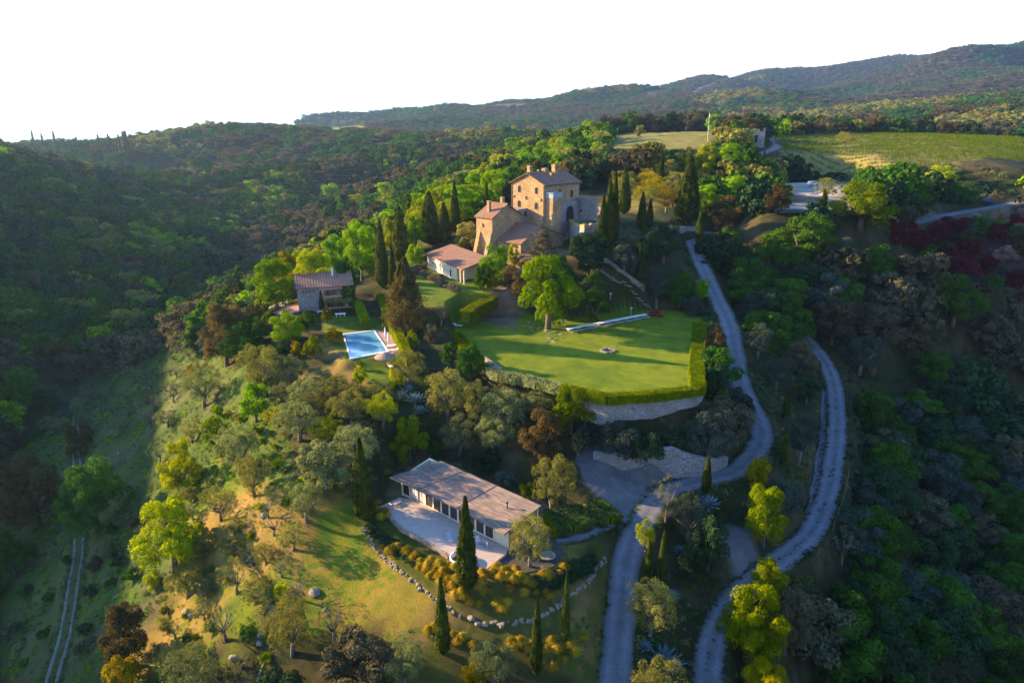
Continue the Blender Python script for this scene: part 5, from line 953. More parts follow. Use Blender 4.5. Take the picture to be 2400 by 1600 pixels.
# ------------------------------------------------------------------ the trees one by one (foot, top and width as they stand)
CY = "cypresses"
for u, vb, vt, w, lb in [
 (838,1195,1005,40,"tall cypress standing by the left end of the modern house terrace"),
 (1073,1352,1140,42,"tall cypress rising in front of the round tub and modern house"),
 (1018,1505,1325,30,"slim cypress at the dry stone kerb, its shadowed side to the grass slope"),
 (1232,1552,1370,24,"thin cypress at the bottom edge below the stone-kerbed bed"),
 (1298,1475,1312,18,"thin sunlit cypress right in front of the rocks of the bed"),
 (1518,1335,1215,20,"narrow leaning cypress lit on its tip between road and agaves"),
 (1487,1335,1240,18,"narrow cypress just left of the leaning one beside the road"),
 (1620,1135,1043,20,"cypress at the road bend below the lower stone wall"),
 (1803,965,890,16,"small cypress on the bank between road bend and lower track"),
 (1798,1070,985,18,"dark cypress in the shade between the two gravel roads"),
 (880,662,505,28,"tall cypress nearest the farmhouse, leftmost of the group at the hedge"),
 (922,605,475,34,"tall twin-tipped cypress behind the brown conifer"),
 (904,668,560,18,"slender cypress squeezed between the two tall ones by the hedge"),
 (988,562,440,46,"broad dark cypress above the guest house roof"),
 (1021,556,465,30,"middle-height cypress between the broad one and the slim one above the guest house"),
 (1046,535,418,22,"slim tall cypress above the guest house, nearest the castle wing"),
 (1383,570,450,24,"lower cypress at the outer edge of the castle bastion group"),
 (1396,566,402,22,"tall cypress in the middle of the bastion group"),
 (1408,562,395,22,"tallest cypress on the right of the bastion group"),
 (1433,492,382,26,"reddish lit cypress standing alone behind the bastion group"),
 (1473,527,440,20,"dark pointed cypress in front of the pale olives, the taller of a pair"),
 (1491,524,455,16,"dark pointed cypress in front of the pale olives, the shorter of a pair"),
 (1517,432,345,13,"thin cypress far up the ridge above the pale olives"),
 (1576,518,358,50,"very broad giant cypress above the turning place of the road"),
 (1604,560,480,16,"slender cypress at the top bend of the gravel road"),
 (1706,412,362,12,"small lit cypress among the bright trees near the vineyard"),
 (1637,422,382,14,"short dark cypress among the bright ridge trees"),
 (1888,492,435,16,"cypress at the right end of the parking wall"),
 (2042,492,443,10,"thin cypress beside the far pale road"),
 (1118,502,415,14,"cypress half hidden behind the castle wing roof"),
 (1468,648,555,16,"dark cypress in the shade beside the sloping stone wall"),
 (1775,800,742,18,"cypress among the grey olives right of the road"),
 (1862,492,470,14,"little cone-shaped cypress on the pale parking ground"),
 (1754,368,345,7,"tiny dark cypress on the road bend by the gate tower")]:
    T('cypress', 'cypress', u, vb, vt, w, lb, "cypresses around the castle hill")
for kind, fol, u, vb, vt, w, lb in [
 ('cone','brown',935,768,592,84,"large rusty brown conifer between the pool hedge and the guest garden"),
 ('cedar','holm',1246,628,526,86,"sparse dark cedar in front of the castle's lower wing"),
 ('oak','bright',1258,756,577,150,"huge bright green round tree on the edge of the big lawn"),
 ('tallbroad','green',1366,742,626,74,"smaller green tree standing behind the long white table"),
 # farmhouse and pool
 ('oak','bright',638,712,590,104,"bright green tree at the left end of the farmhouse"),
 ('oak','yellow',668,690,574,70,"pale yellow tree leaning over the left of the farmhouse roof"),
 ('oak','lime',728,690,570,96,"yellow-green tree behind the middle of the farmhouse roof"),
 ('oak','bright',780,645,537,86,"round deep green tree behind the farmhouse, sunlit on its left"),
 ('oak','bright',832,645,507,88,"tall light green tree left of the twin cypresses"),
 ('oak','green',797,690,588,64,"green tree behind the right end of the farmhouse roof"),
 ('bush','olivewarm',853,640,588,36,"ochre shrub at the foot of the tallest hedge cypresses"),
 ('oak','lime',900,590,500,46,"yellow-green tree between the two tall hedge cypresses"),
 ('oak','bright',957,575,488,52,"bright tree just right of the twin-tipped cypress"),
 ('bush','bright',957,612,560,46,"bright shrub below the twin-tipped cypress"),
 ('oak','olivewarm',1076,585,505,64,"olive-brown tree against the castle's west wing"),
 ('oak','bright',662,788,714,80,"round bright green tree below the farmhouse terrace"),
 ('bush','green',708,768,712,50,"dark green shrub in front of the farmhouse wall"),
 ('bush','yellow',767,788,752,46,"round golden bush at the corner of the swimming pool"),
 ('bush','hedge',722,826,770,48,"yellow-green bush on the earth bank below the farmhouse lawn"),
 ('bush','yellow',682,816,782,30,"small golden shrub left of the yellow-green bush on the bank"),
 ('bush','green',701,850,828,16,"tiny dark shrub alone on the bare earth bank"),
 ('bush','lime',830,886,840,38,"upright yellow-green shrub on the grass below the pool"),
 ('bush','hedge',948,810,757,34,"round clipped shrub at the foot of the brown conifer"),
 ('bush','holm',992,788,745,36,"dark bush between the steps and the brown conifer"),
 ('bush','green',1035,842,786,48,"dark green bush below the hedge at the lawn's left end"),
 ('oak','green',1082,868,790,74,"round leafy green tree breaking the hedge at the lawn's left edge"),
 ('olive','olivewarm',942,884,808,86,"warm grey olive at the lower end of the pool hedge"),
 ('bush','lime',910,888,846,36,"bright lime bush right above the blue agaves"),
 ('sparse','holm',1013,748,690,46,"dark gnarled half-bare tree at the garden gate"),
 ('bush','lime',592,738,690,44,"lime green tree behind the big brown oak"),
 # castle front
 ('oak','bright',1137,655,562,76,"light green tree between guest house and castle"),
 ('oak','brown',1190,690,592,74,"reddish brown tree left of the huge bright tree"),
 ('tallbroad','lime',1178,615,556,30,"bright creeper-like tree against the castle's lower wing"),
 ('bush','green',1110,670,606,46,"dark shrub at the right end of the guest house"),
 ('bush','yellow',1132,670,628,28,"small golden shrub beside the guest house corner"),
 ('oak','dark',1352,632,572,64,"dark tree at the foot of the castle bastion"),
 ('oak','dark',1523,602,512,86,"dense dark round tree left of the upper gravel road"),
 ('oak','blue',1433,625,558,62,"dull grey-green tree in the shade below the bastion"),
 ('oak','dark',1480,600,548,56,"dark tree between the shaded cypress and the dense round one"),
 ('olive','blue',1508,706,612,66,"grey olive with a warm lit tip above the red tractor"),
 ('oak','green',1560,706,622,62,"green tree between the tractor and the gravel road"),
 ('bush','bright',1612,690,640,42,"bright shrub leaning over the road edge above the hedge"),
 ('bush','blue',1590,722,680,60,"grey bush behind the upper corner of the lawn hedge"),
 ('bush','brown',1640,835,750,62,"brownish bush outside the right side of the lawn hedge"),
 ('bush','dark',1632,930,835,64,"dark ivy-like shrub against the outer corner of the lawn wall"),
 ('bush','blue',1690,965,890,76,"grey-green shrub on the inside of the road bend"),
 ('bush','green',1660,960,900,60,"leafy shrub on the slope beneath the lawn wall corner"),
 # between the roads
 ('olive','blue',1738,822,748,74,"grey olive right of the road beside the hedge corner"),
 ('olive','blue',1782,892,820,70,"grey olive with pale lit leaves above the road bend"),
 ('oak','holm',1835,862,780,88,"dark oak touching the top of the lower track"),
 ('oak','dark',1850,930,850,60,"dark tree beside the old branch of the track"),
 ('olive','blue',1832,1062,945,88,"large grey olive between the road bend and the lower track"),
 ('bush','yellow',1738,1122,1050,62,"round tree with golden top under the road bend"),
 ('oak','hedge',1752,1252,1110,96,"yellow-lit evergreen above the track junction"),
 ('bush','blue',1800,1180,1100,80,"grey shrubs between golden tree and lower track"),
 ('olive','blue',1578,1240,1130,92,"grey tree with bare pinkish branches above the agaves"),
 ('sparse','olivewarm',1528,1200,1092,78,"sparse tan olive beside the road junction"),
 ('olive','lime',1480,1280,1190,52,"small yellow-green olive above the two narrow roadside cypresses"),
 ('bush','dark',1625,1310,1185,92,"dark bushy tree on the island between the roads"),
 ('bush','dark',1590,1330,1250,70,"low dark bush on the island, nearest the leaning cypress"),
 ('olive','olivewarm',1494,1452,1335,118,"golden olive tree on the strip between the roads"),
 ('olive','olivewarm',1510,1650,1515,125,"golden olive at the bottom edge below the big agave"),
 ('oak','hedge',1757,1372,1280,84,"evergreen with lime top beside the track junction"),
 ('oak','hedge',1722,1510,1338,150,"large evergreen with many golden tips right of the lower track"),
 ('oak','holm',1800,1500,1345,110,"dark evergreen behind the one with golden tips"),
 ('oak','yellow',1742,1650,1512,120,"golden-topped tree at the bottom edge right of the track"),
 ('sparse','olive',1932,1295,1205,76,"sparse grey tree with bare twigs by the thin fence rail"),
 ('oak','dark',2020,1185,1058,155,"wide dark tree just right of the lower track"),
 # right-hand upper valley
 ('oak','green',1716,690,590,96,"green tree on the slope across the road from the dense round tree"),
 ('tallbroad','green',1802,742,632,108,"tall mid-green tree above the start of the lower track"),
 ('oak','holm',1908,792,680,106,"rounded dark oak right of the tall mid-green tree"),
 ('oak','holm',2008,815,695,122,"broad dark oak, second to the right of the tall mid-green tree"),
 ('olive','blue',1972,860,765,96,"grey-green tree in front of the broad dark oak"),
 ('oak','green',2132,885,800,84,"mid-green tree alone among the dark ones of the right valley"),
 ('oak','green',2185,755,620,118,"tall green tree below the burnt slope"),
 ('bush','rust',2001,866,842,20,"tiny orange-red shrub in the dark right valley"),
 ('oak','green',1838,610,486,158,"broad dark green tree below the parking area"),
 ('oak','green',1668,600,522,66,"green tree right of the top bend of the road"),
 ('oak','green',1765,610,535,70,"round green tree between the road and the broad dark green one"),
 ('oak','blue',1930,625,545,86,"blue-grey tree below the far road"),
 ('oak','green',2010,650,560,84,"dull green tree left of the red shrubs"),
 ('bush','red',2066,566,508,74,"wine-red shrub at the edge of the burnt slope"),
 ('bush','red',2190,528,498,70,"dark red shrub just below the far pale road"),
 # ridge behind the castle
 ('oak','bright',1641,304,262,46,"bright round tree beside the thin white mast"),
 ('oak','brown',1700,326,262,96,"brown oak mass left of the small gate tower"),
 ('oak','bright',1352,338,274,80,"large yellow-green tree left of the upper meadow"),
 ('olive','olivewarm',1373,345,302,26,"tan little tree beside the upper meadow"),
 ('oak','olivewarm',1470,315,286,28,"lone tan tree in the upper meadow"),
 ('oak','lime',1612,410,328,78,"lime green tree right behind the giant cypress"),
 ('oak','bright',1680,405,325,70,"bright tree between the lime tree and the gate tower"),
 ('oak','olivewarm',1575,400,335,52,"dull yellow tree left of the lime green one"),
 ('oak','green',1755,425,368,66,"green tree at the near corner of the vineyard"),
 ('oak','bright',1626,496,418,66,"bright tree above the brown round one"),
 ('oak','bright',1697,480,404,92,"wide bright green tree between the brown ones"),
 ('oak','brown',1672,530,448,92,"brown round tree above the top bend of the road"),
 ('oak','brown',1782,490,420,56,"brown lollipop tree at the left of the parking area"),
 ('olive','olivewarm',1900,458,408,60,"pale olive in the parking area beside the white car"),
 ('oak','hedge',1975,525,412,150,"broad evergreen with yellow top right of the parking area"),
 ('olive','olivewarm',1940,337,304,44,"lone olive tree standing in the vineyard"),
 ('bush','dark',1860,416,392,46,"dark clipped bush between parking area and vineyard"),
 ('bush','dark',1918,414,395,54,"dark low bush behind the lone parking olive"),
 ('olive','olivewarm',2058,480,448,40,"pale tree beside the thin cypress at the far road"),
 ('oak','lime',2160,420,378,70,"yellow-lit tree below the vineyard edge"),
 ('oak','bright',763,472,420,62,"bright tree standing out of the dark valley wood, the leftmost"),
 ('oak','bright',873,470,441,56,"bright tree in the valley left of the ridge belt"),
 ('oak','bright',890,450,416,62,"flat-topped bright tree at the foot of the ridge belt"),
 ('olive','lime',822,475,445,44,"small yellow tree between two bright valley trees"),
 # lower grove
 ('oak','brown',522,840,690,100,"big rusty oak on the crest above the shaded olives"),
 ('olive','olive',470,935,838,86,"thick olive with dark hollow beside the mown strip"),
 ('bush','yellow',447,872,834,38,"golden shrub at the left edge of the sunlit crest"),
 ('tallbroad','hedge',507,1050,930,70,"dense rounded evergreen lit yellow on its left"),
 ('olive','olivewarm',442,1018,962,54,"olive tree in half shade left of the dense rounded evergreen"),
 ('olive','olive',552,1090,972,96,"silvery olive right of the dense rounded evergreen"),
 ('olive','olivewarm',586,1140,1048,84,"silvery olive at the foot of the mown strip"),
 ('oak','lime',422,1132,1008,92,"vivid yellow-green tree at the border of sun and shade"),
 ('sparse','olivewarm',508,1196,1110,88,"almost bare olive on the dry orange grass"),
 ('oak','lime',402,1310,1138,158,"largest yellow tree of the lower left grove"),
 ('olive','olivewarm',432,1372,1292,96,"grey-gold olive below the largest yellow tree"),
 ('bush','lime',352,1352,1310,38,"small lime bush left of the grey-gold olive"),
 ('sparse','olivewarm',545,1362,1282,96,"wide sparse olive above the footpath"),
 ('sparse','olive',520,1470,1362,104,"sparse olive with curved trunk left of the footpath"),
 ('olive','olivewarm',672,1505,1378,116,"large sparse olive right of the footpath"),
 ('oak','brown',300,1535,1376,100,"rusty round-crowned tree at the lower left"),
 ('bush','yellow',290,1610,1500,90,"golden shrubs at the foot of the rusty round-crowned tree"),
 ('olive','olive',452,1620,1492,128,"grey olive cut by the bottom edge of the view"),
 ('oak','brown',88,1205,1038,140,"dark brown oak left of the shaded farm track"),
 ('oak','green',226,1215,1042,158,"green oak with a sunlit top over the farm track"),
 ('oak','green',35,1325,1212,90,"mid-green tree at the left edge beside the farm track"),
 ('bush','brown',182,1040,960,66,"brown shrub beside the upper wheel ruts"),
 ('oak','green',48,935,838,106,"dark green tree at the left edge where wood meets olive slope"),
 ('oak','green',112,940,890,56,"green tree at the wood's edge beside the left olive slope"),
 ('oak','bright',14,1005,916,96,"rounded mid-green tree cut by the left edge"),
 ('sparse','olive',368,1065,1012,56,"bare grey tree in the shade beside the vivid yellow-green one"),
 ('olive','olivewarm',612,910,788,118,"broad pale olive on the crest above the bright trunked tree"),
 ('olive','olive',668,905,812,80,"pale olive right behind the broad crest one"),
 ('oak','bright',590,970,876,68,"bright green tree with a long bent trunk"),
 ('olive','olive',702,955,868,92,"olive on the slope under the bare earth bank"),
 ('olive','olive',690,1012,922,110,"bushy silvery olive in the middle of the grove"),
 ('olive','olivewarm',745,972,890,84,"olive directly below the dry grass patch"),
 ('olive','olivewarm',808,980,896,104,"wide olive left of the blue agaves"),
 ('olive','lime',880,985,902,88,"greener olive just below left of the blue agaves"),
 ('oak','hedge',942,1062,948,88,"dark evergreen behind the left end of the modern house"),
 ('oak','olive',748,1140,1004,122,"big dense grey evergreen left of the house cypress"),
 ('olive','olive',818,1075,984,116,"spreading olive behind the tall house cypress"),
 ('olive','olive',706,1200,1104,84,"olive with a dark bare trunk at the top of the grass slope"),
 ('sparse','olive',618,1190,1130,66,"stooping half-bare olive above the dry orange patch"),
 ('sparse','olivewarm',768,1482,1374,96,"sparse olive on the grass slope right of the boulder"),
 ('olive','olive',930,1585,1468,100,"grey olive at the bottom edge left of the slim cypress"),
 ('olive','olive',1136,1580,1474,120,"olive with pale trunk at the bottom between two cypresses"),
 ('bush','yellow',1092,1600,1524,84,"golden shrub at the very bottom beside the pale-trunked olive"),
 # under the lawn
 ('olive','olivewarm',1030,965,850,100,"tall olive just right of the blue agaves"),
 ('olive','olivewarm',1098,972,878,88,"olive below the left corner of the lawn hedge"),
 ('olive','olive',1155,995,896,106,"olive under the flowering stretch of the lawn hedge"),
 ('olive','olive',1056,1045,958,92,"olive on the bank behind the modern house"),
 ('olive','olive',1135,1040,955,90,"olive above the back of the modern house roof"),
 ('oak','hedge',1312,990,886,116,"golden-green evergreen touching the lawn hedge"),
 ('oak','brown',1242,1062,938,106,"brownish evergreen below the golden-green one"),
 ('olive','olivewarm',1268,1180,1046,114,"light yellow-green olive at the rear corner of the modern house"),
 ('sparse','olivewarm',1326,1055,992,42,"small pinkish sparse tree at the edge of the gravel yard"),
 ('bush','blue',1420,1052,968,110,"grey bush mass beneath the big lawn wall"),
 ('bush','dark',1480,1060,990,80,"dark bush in front of the lower stone wall"),
 ('olive','blue',1628,1070,950,122,"large shaded olive below the corner of the big lawn wall"),
 ('olive','olivewarm',1218,1302,1184,100,"olive tree on the gravel at the front corner of the modern house"),
 ('bush','dark',1120,1075,1035,80,"low dark shrubs behind the modern house"),
 ('bush','green',1000,1045,1012,46,"small green shrub at the top of the modern house bank"),
 ('bush','blue',1352,1010,960,70,"grey-green bush hiding the foot of the lawn wall's left part"),
 ('olive','blue',1392,1025,985,60,"small grey olive between lawn wall and gravel yard"),
 ('bush','dark',1540,1025,985,60,"dark shrub on the bank between the two grey walls"),
 ('bush','green',600,768,728,46,"green bush left of the round tree below the farmhouse"),
 ('bush','olivewarm',572,800,762,44,"tan bush beside the rusty crest oak"),
 ('bush','lime',618,838,800,40,"lime bush above the broad pale crest olive"),
 ('bush','green',645,820,788,34,"green shrub below the farmhouse's round tree"),
 ('bush','hedge',1208,1150,1108,40,"shrub at the back wall of the modern house"),
 ('bush','blue',1160,1130,1080,60,"grey shrub behind the middle of the modern house roof")]:
    T(kind, fol, u, vb, vt, w, lb, dens=2.0 if w > 70 else 1.1, leafk=.72 if w > 70 else .95)
# repeats: the shaded olives, the pale olives, the ridge belt, the burnt shrubs
def pxpoly(poly): return poly
def scatter(poly, n, gap, seed, tries=4000):
    R = random.Random(seed); us = [p[0] for p in poly]; vv = [p[1] for p in poly]; out = []; A = [np.array([p[0]]) for p in poly]
    for _ in range(tries):
        if len(out) >= n: break
        u, v = R.uniform(min(us), max(us)), R.uniform(min(vv), max(vv))
        if not inside(np.array([u]), np.array([v]), poly)[0]: continue
        p = G(u, v)
        if p is None: continue
        if any((p.x-q[0])**2+(p.y-q[1])**2 < (gap*.5+q[2]*.8)**2 for q in TREES): continue
        if any((p.x-q.x)**2+(p.y-q.y)**2 < gap*gap for q in out): continue
        out.append(p)
    return out
R5 = random.Random(5)
for p in scatter([(590,860),(700,880),(860,930),(960,985),(1200,905),(1250,920),(1200,1010),(1000,1000),(900,1060),(700,1040),(600,960)], 26, 3.4, 31):
    put('olive', R5.choice(['olive', 'olivewarm', 'olive', 'lime']), p, R5.uniform(4.6, 6.6), R5.uniform(3.8, 5.2), "silvery olive filling the crowded slope between pool, lawn wall and modern house", "olives crowded below pool and lawn")
for p in scatter([(90,980),(230,850),(400,745),(470,790),(430,860),(380,1010),(240,1010),(130,1030)], 60, 3.6, 1):
    put(R5.choice(['olive', 'sparse']), 'olive' if R5.random() < .75 else 'blue', p, R5.uniform(4.5, 6.5), R5.uniform(3.6, 5), "grey olive in the shaded grove on the left slope", "olives in the shaded left grove")
for p in scatter([(430,1160),(560,1130),(700,1180),(660,1330),(800,1500),(600,1560),(380,1540),(400,1400)], 30, 3.6, 41):
    put(R5.choice(['olive', 'sparse', 'olive']), R5.choice(['olive', 'olivewarm']), p, R5.uniform(3.2, 4.8), R5.uniform(2.8, 4.0), "small young olive on the sunny lower left slope", "young olives of the lower left slope")
for p in scatter([(1425,425),(1560,415),(1568,490),(1430,498)], 12, 7, 2):
    put('olive', 'yellow' if R5.random() < .4 else 'olivewarm', p, R5.uniform(8, 11), R5.uniform(7, 9), "pale straw-coloured olive between the castle and the giant cypress", "pale olives behind the castle")
for p in scatter([(880,470),(960,480),(1050,420),(1180,350),(1300,330),(1330,380),(1180,400),(1160,470),(1060,520),(950,560),(940,520)], 75, 6.5, 3):
    put(R5.choice(['oak', 'oak', 'tallbroad']), R5.choice(['bright', 'bright', 'lime', 'bright', 'green', 'lime']), p, R5.uniform(9, 14), R5.uniform(9, 13), "fresh green tree in the sunlit belt left of the castle", "spring green trees on the ridge left of the castle")
for p in scatter([(2080,562),(2352,512),(2352,700),(2180,650)], 60, 5.5, 4):
    put('bush', R5.choice(['red', 'red', 'brown', 'rust']) if R5.random() < .8 else 'green', p, R5.uniform(6, 10), R5.uniform(3, 6), "reddish shrub on the burnt purple slope at the right", "shrubs of the burnt slope")
for p in scatter([(60,1240),(170,1240),(120,1540),(20,1540)], 8, 4, 8)+scatter([(220,1230),(400,1160),(330,1300),(230,1480),(170,1540)], 16, 3.4, 9):
    put('bush', R5.choice(['dark', 'green', 'olive', 'holm']), p, R5.uniform(2, 4), R5.uniform(1, 2.2), "low shrub in the shade beside the wheel ruts of the farm track", "shrubs beside the farm track")
for p in scatter([(430,1180),(700,1150),(640,1300),(700,1540),(400,1560),(370,1420)], 46, 2.0, 10)+scatter([(700,1120),(520,960),(640,900),(760,990),(1000,1010),(1180,1010),(900,1100)], 16, 2.4, 12):
    put('bush', R5.choice(['yellow', 'olivewarm', 'lime', 'hedge', 'green']), p, R5.uniform(1.2, 2.6), R5.uniform(.7, 1.5), "low wild shrub in the sunny olive grove", "wild shrubs of the sunny grove")
# ------------------------------------------------------------------ woods
CLEAR = [LAWN, GARDEN, POOLT, FARMT, HOUSET, BEDG, CASTLE, CLOW, VINEY, GP((1790,420),(1960,422),(1960,486),(1790,486))]+FIELDS
CLEAR += [GP((1395,388),(1560,392),(1650,370),(1650,305),(1560,300),(1430,307),(1395,330)), GP((1790,402),(1960,408),(2450,390),(2450,430),(1960,440),(1960,425),(1800,412)), GP((2080,530),(2352,475),(2352,690),(2180,640)),
          GP((1425,420),(1565,412),(1620,530),(1560,600),(1600,700),(1480,700),(1380,610),(1340,560),(1300,600),(1100,600),(1120,480)),
          GP((-60,1740),(0,1040),(90,985),(240,855),(430,800),(560,870),(700,860),(1000,880),(1380,1000),(1440,1740)), PL(12.0, (560,850),(590,720),(680,650),(820,600),(960,560),(1100,600),(1280,740),(1620,740),(1600,900),(1380,1000),(1000,980),(700,900))]
ROADS = [(R_MAIN, 5), (R_LOW, 4.5), (R_UP, 7), (R_FAR, 6), (R_UP2, 9), (R_TOP, 5), (R_LINK, 5), (PARK, 8), (R_DRIVE, 4), (R_OLD, 3)]
ISLE = GP((1690,860),(1842,768),(1900,850),(1900,1100),(1860,1230),(1640,1450),(1600,1640),(1425,1640),(1440,1250),(1560,1130),(1690,1100),(1760,1030))
def free(x, y, m=0):
    ok = np.ones(x.shape, bool)
    for poly in CLEAR: ok &= ~inside(x, y, poly)
    for L, w in ROADS: ok &= pdist(x, y, L[::3]+[L[-1]], False)[0] > w+m
    return ok
_pl = vnoise
def visible(x, y, z, pad=300):
    dy = y*cp-(z-CAMZ)*sp; up = y*sp+(z-CAMZ)*cp; u = CU+F*x/np.maximum(dy, 1); v = CV-F*up/np.maximum(dy, 1)
    return (dy > 5) & (u > -pad) & (u < 2352+pad) & (v > 40) & (v < 1568+140)
def wood_pts(r0, r1, gap, seed, th0=-44, th1=42, jit=.5, exc=None):
    R = np.random.RandomState(seed); xs = np.arange(r1*math.sin(math.radians(th0)), r1*math.sin(math.radians(th1)), gap); ys = np.arange(max(20, r0*.6), r1, gap*.87)
    X, Y = np.meshgrid(xs, ys); X = X+(np.arange(len(ys)) % 2)[:, None]*gap*.5; X = X.ravel()+R.uniform(-jit, jit, X.size)*gap; Y = Y.ravel()+R.uniform(-jit, jit, Y.size)*gap
    r = np.hypot(X, Y); k = (r > r0) & (r < r1); X, Y = X[k], Y[k]; Z = Hs(X, Y); k = visible(X, Y, Z); X, Y, Z = X[k], Y[k], Z[k]
    # keep what can be seen: skip ground far behind a nearer crest
    r = np.hypot(X, Y); e = (Z+14-CAMZ)/r; hid = np.zeros(X.shape, bool)
    for q in np.linspace(.15, .97, 34):
        rq = r*q; hid |= ((Hs(X*q, Y*q)-CAMZ)/rq > e) & (rq > 30)
    X, Y, Z = X[~hid], Y[~hid], Z[~hid]
    k = free(X, Y); return X[k], Y[k], Z[k], R
# the nearest of the woods, tree by tree
X, Y, Z, R = wood_pts(60, 330, 7.4, 3)
tr_a = np.array(TREES)
d = np.min(np.hypot(X[:, None]-tr_a[None, :, 0], Y[:, None]-tr_a[None, :, 1])-tr_a[None, :, 2]*.85, axis=1); k = d > 1.8; X, Y, Z = X[k], Y[k], Z[k]
isl = inside(X, Y, ISLE); k = ~isl | (R.rand(len(X)) < .45); X, Y, Z = X[k], Y[k], Z[k]
o = np.argsort(np.hypot(X, Y)); X, Y, Z = X[o], Y[o], Z[o]
NEAR = 150; R6 = random.Random(6)
for i in range(min(NEAR, len(X))):
    x, y, z = X[i], Y[i], Z[i]; small = inside(np.array([x]), np.array([y]), ISLE)[0]
    q = _pl(np.array([x]), np.array([y]), 22, 41)[0]
    fol = R6.choice(['dark', 'green', 'holm', 'dark', 'blue', 'green', 'holm'] if q < .55 else ['green', 'dark', 'blue', 'green', 'green'])
    lab = ("shaded wood", "right of the gravel tracks") if x > 0 else ("dark wood", "below the left olive slope")
    if small: put('bush', R6.choice(['dark', 'blue', 'olive']), Vector((x, y, z-.1)), R6.uniform(2.5, 4.5), R6.uniform(1.2, 2.6), "low shrub on the bank between the two gravel roads", "shrubs between the gravel roads")
    else: put('oak' if R6.random() < .8 else 'bush', fol, Vector((x, y, z-.4)), R6.uniform(8.5, 12), R6.uniform(6, 10), {'dark': "deep green", 'green': "mid-green", 'holm': "brown-green", 'blue': "grey-green", 'bright': "lighter green"}[fol]+" rounded tree in the %s %s" % lab, "rounded trees of the "+lab[0])
print("near", len(X))
# the rest of the woods: masses, with the crowns of trees above repeated
def mass(name, label, X, Y, Z, crown, mt, smin, smax, R, hr=(.75, 1.05), sink=.12):
    n = len(X); 
    if n == 0: return
    me = bpy.data.meshes.new(name); me.vertices.add(n); sz = smin+(smax-smin)*R.rand(n)
    me.vertices.foreach_set("co", np.stack([X, Y, Z-sz*sink], 1).astype(np.float32).ravel())
    a = me.attributes.new("size", 'FLOAT_VECTOR', 'POINT'); hz = sz*(hr[0]+(hr[1]-hr[0])*R.rand(n)); a.data.foreach_set("vector", np.stack([sz, sz, hz], 1).astype(np.float32).ravel())
    a = me.attributes.new("turn", 'FLOAT_VECTOR', 'POINT'); a.data.foreach_set("vector", np.stack([np.zeros(n), np.zeros(n), R.rand(n)*6.28], 1).astype(np.float32).ravel())
    o = link(name, me); tag(o, label, kind="stuff")
    ng = bpy.data.node_groups.new(name, 'GeometryNodeTree'); ng.interface.new_socket("Geometry", in_out='INPUT', socket_type='NodeSocketGeometry'); ng.interface.new_socket("Geometry", in_out='OUTPUT', socket_type='NodeSocketGeometry')
    gi = ng.nodes.new("NodeGroupInput"); go = ng.nodes.new("NodeGroupOutput"); ip = ng.nodes.new("GeometryNodeInstanceOnPoints"); oi = ng.nodes.new("GeometryNodeObjectInfo"); sm_ = ng.nodes.new("GeometryNodeSetMaterial")
    oi.inputs["As Instance"].default_value = False; oi.inputs["Object"].default_value = crown; sm_.inputs["Material"].default_value = M[mt]
    for nm, sk_ in (("size", "Scale"), ("turn", "Rotation")):
        na = ng.nodes.new("GeometryNodeInputNamedAttribute"); na.data_type = 'FLOAT_VECTOR'; na.inputs["Name"].default_value = nm; ng.links.new(na.outputs[0], ip.inputs[sk_])
    m2p = ng.nodes.new("GeometryNodeMeshToPoints"); ng.links.new(gi.outputs[0], m2p.inputs[0]); ng.links.new(m2p.outputs[0], ip.inputs["Points"])
    ng.links.new(oi.outputs["Geometry"], sm_.inputs["Geometry"]); ng.links.new(sm_.outputs[0], ip.inputs["Instance"]); ng.links.new(ip.outputs[0], go.inputs[0])
    md = o.modifiers.new("trees", 'NODES'); md.node_group = ng; return o
# one light-weight tree of the far wood stands on its own at the valley edge and lends its crown to the masses
def far_crown(kind, seed, dens, leafk): return m_crown(kind, seed, 'holm', dens, leafk)
lend = []
for i, (kd, dn, lk, p) in enumerate((('oak', .16, 2.2, G(560,700)), ('oak', .16, 2.3, G(700,540)), ('bush', .10, 3.0, G(620,640)), ('cypress', .04, 3.5, G(330,352)))):
    me = far_crown(kd, 900+i, dn, lk); t = link(['woodland_tree', 'woodland_tree', 'woodland_tree', 'cypress_tree'][i], me, None, p)
    s = 11 if kd != 'cypress' else 3; t.scale = (s, s, s*.9)
    tag(t, ["single rounded oak at the foot of the shaded left hill", "rounded oak in the valley below the bright tree belt", "low tree in the dark valley behind the farmhouse", "thin far cypress on the hazy left skyline"][i], "tree"); lend.append(t)
A, B, C_, D_ = lend
X2, Y2, Z2 = X[NEAR:], Y[NEAR:], Z[NEAR:]
X3, Y3, Z3, R3 = wood_pts(330, 900, 8.3, 5)
XA, YA, ZA = np.concatenate([X2, X3]), np.concatenate([Y2, Y3]), np.concatenate([Z2, Z3])
d = np.min(np.hypot(XA[:, None]-tr_a[None, :, 0], YA[:, None]-tr_a[None, :, 1])-tr_a[None, :, 2]*.8, axis=1); k = d > 1.5; XA, YA, ZA = XA[k], YA[k], ZA[k]
q = vnoise(XA, YA, 60, 51)*.5+vnoise(XA, YA, 17, 52)*.5; 
BELT = [GP((860,470),(960,480),(1050,415),(1180,345),(1300,300),(1400,300),(1400,400),(1180,440),(1160,480),(1060,540),(950,590),(860,600)), GP((1480,400),(1500,360),(1660,320),(1760,330),(1800,420),(1790,490),(1620,500),(1570,420)), GP((600,720),(640,610),(780,560),(880,520),(880,660),(700,700))]
Rb = np.random.RandomState(9).rand(len(XA))
for bl in BELT: k = inside(XA, YA, bl); q = np.where(k, .5+.45*Rb, q)
k = (vnoise(XA, YA, 26, 55)*.5+np.random.RandomState(3).rand(len(XA))*.5) > .16; XA, YA, ZA, q = XA[k], YA[k], ZA[k], q[k]
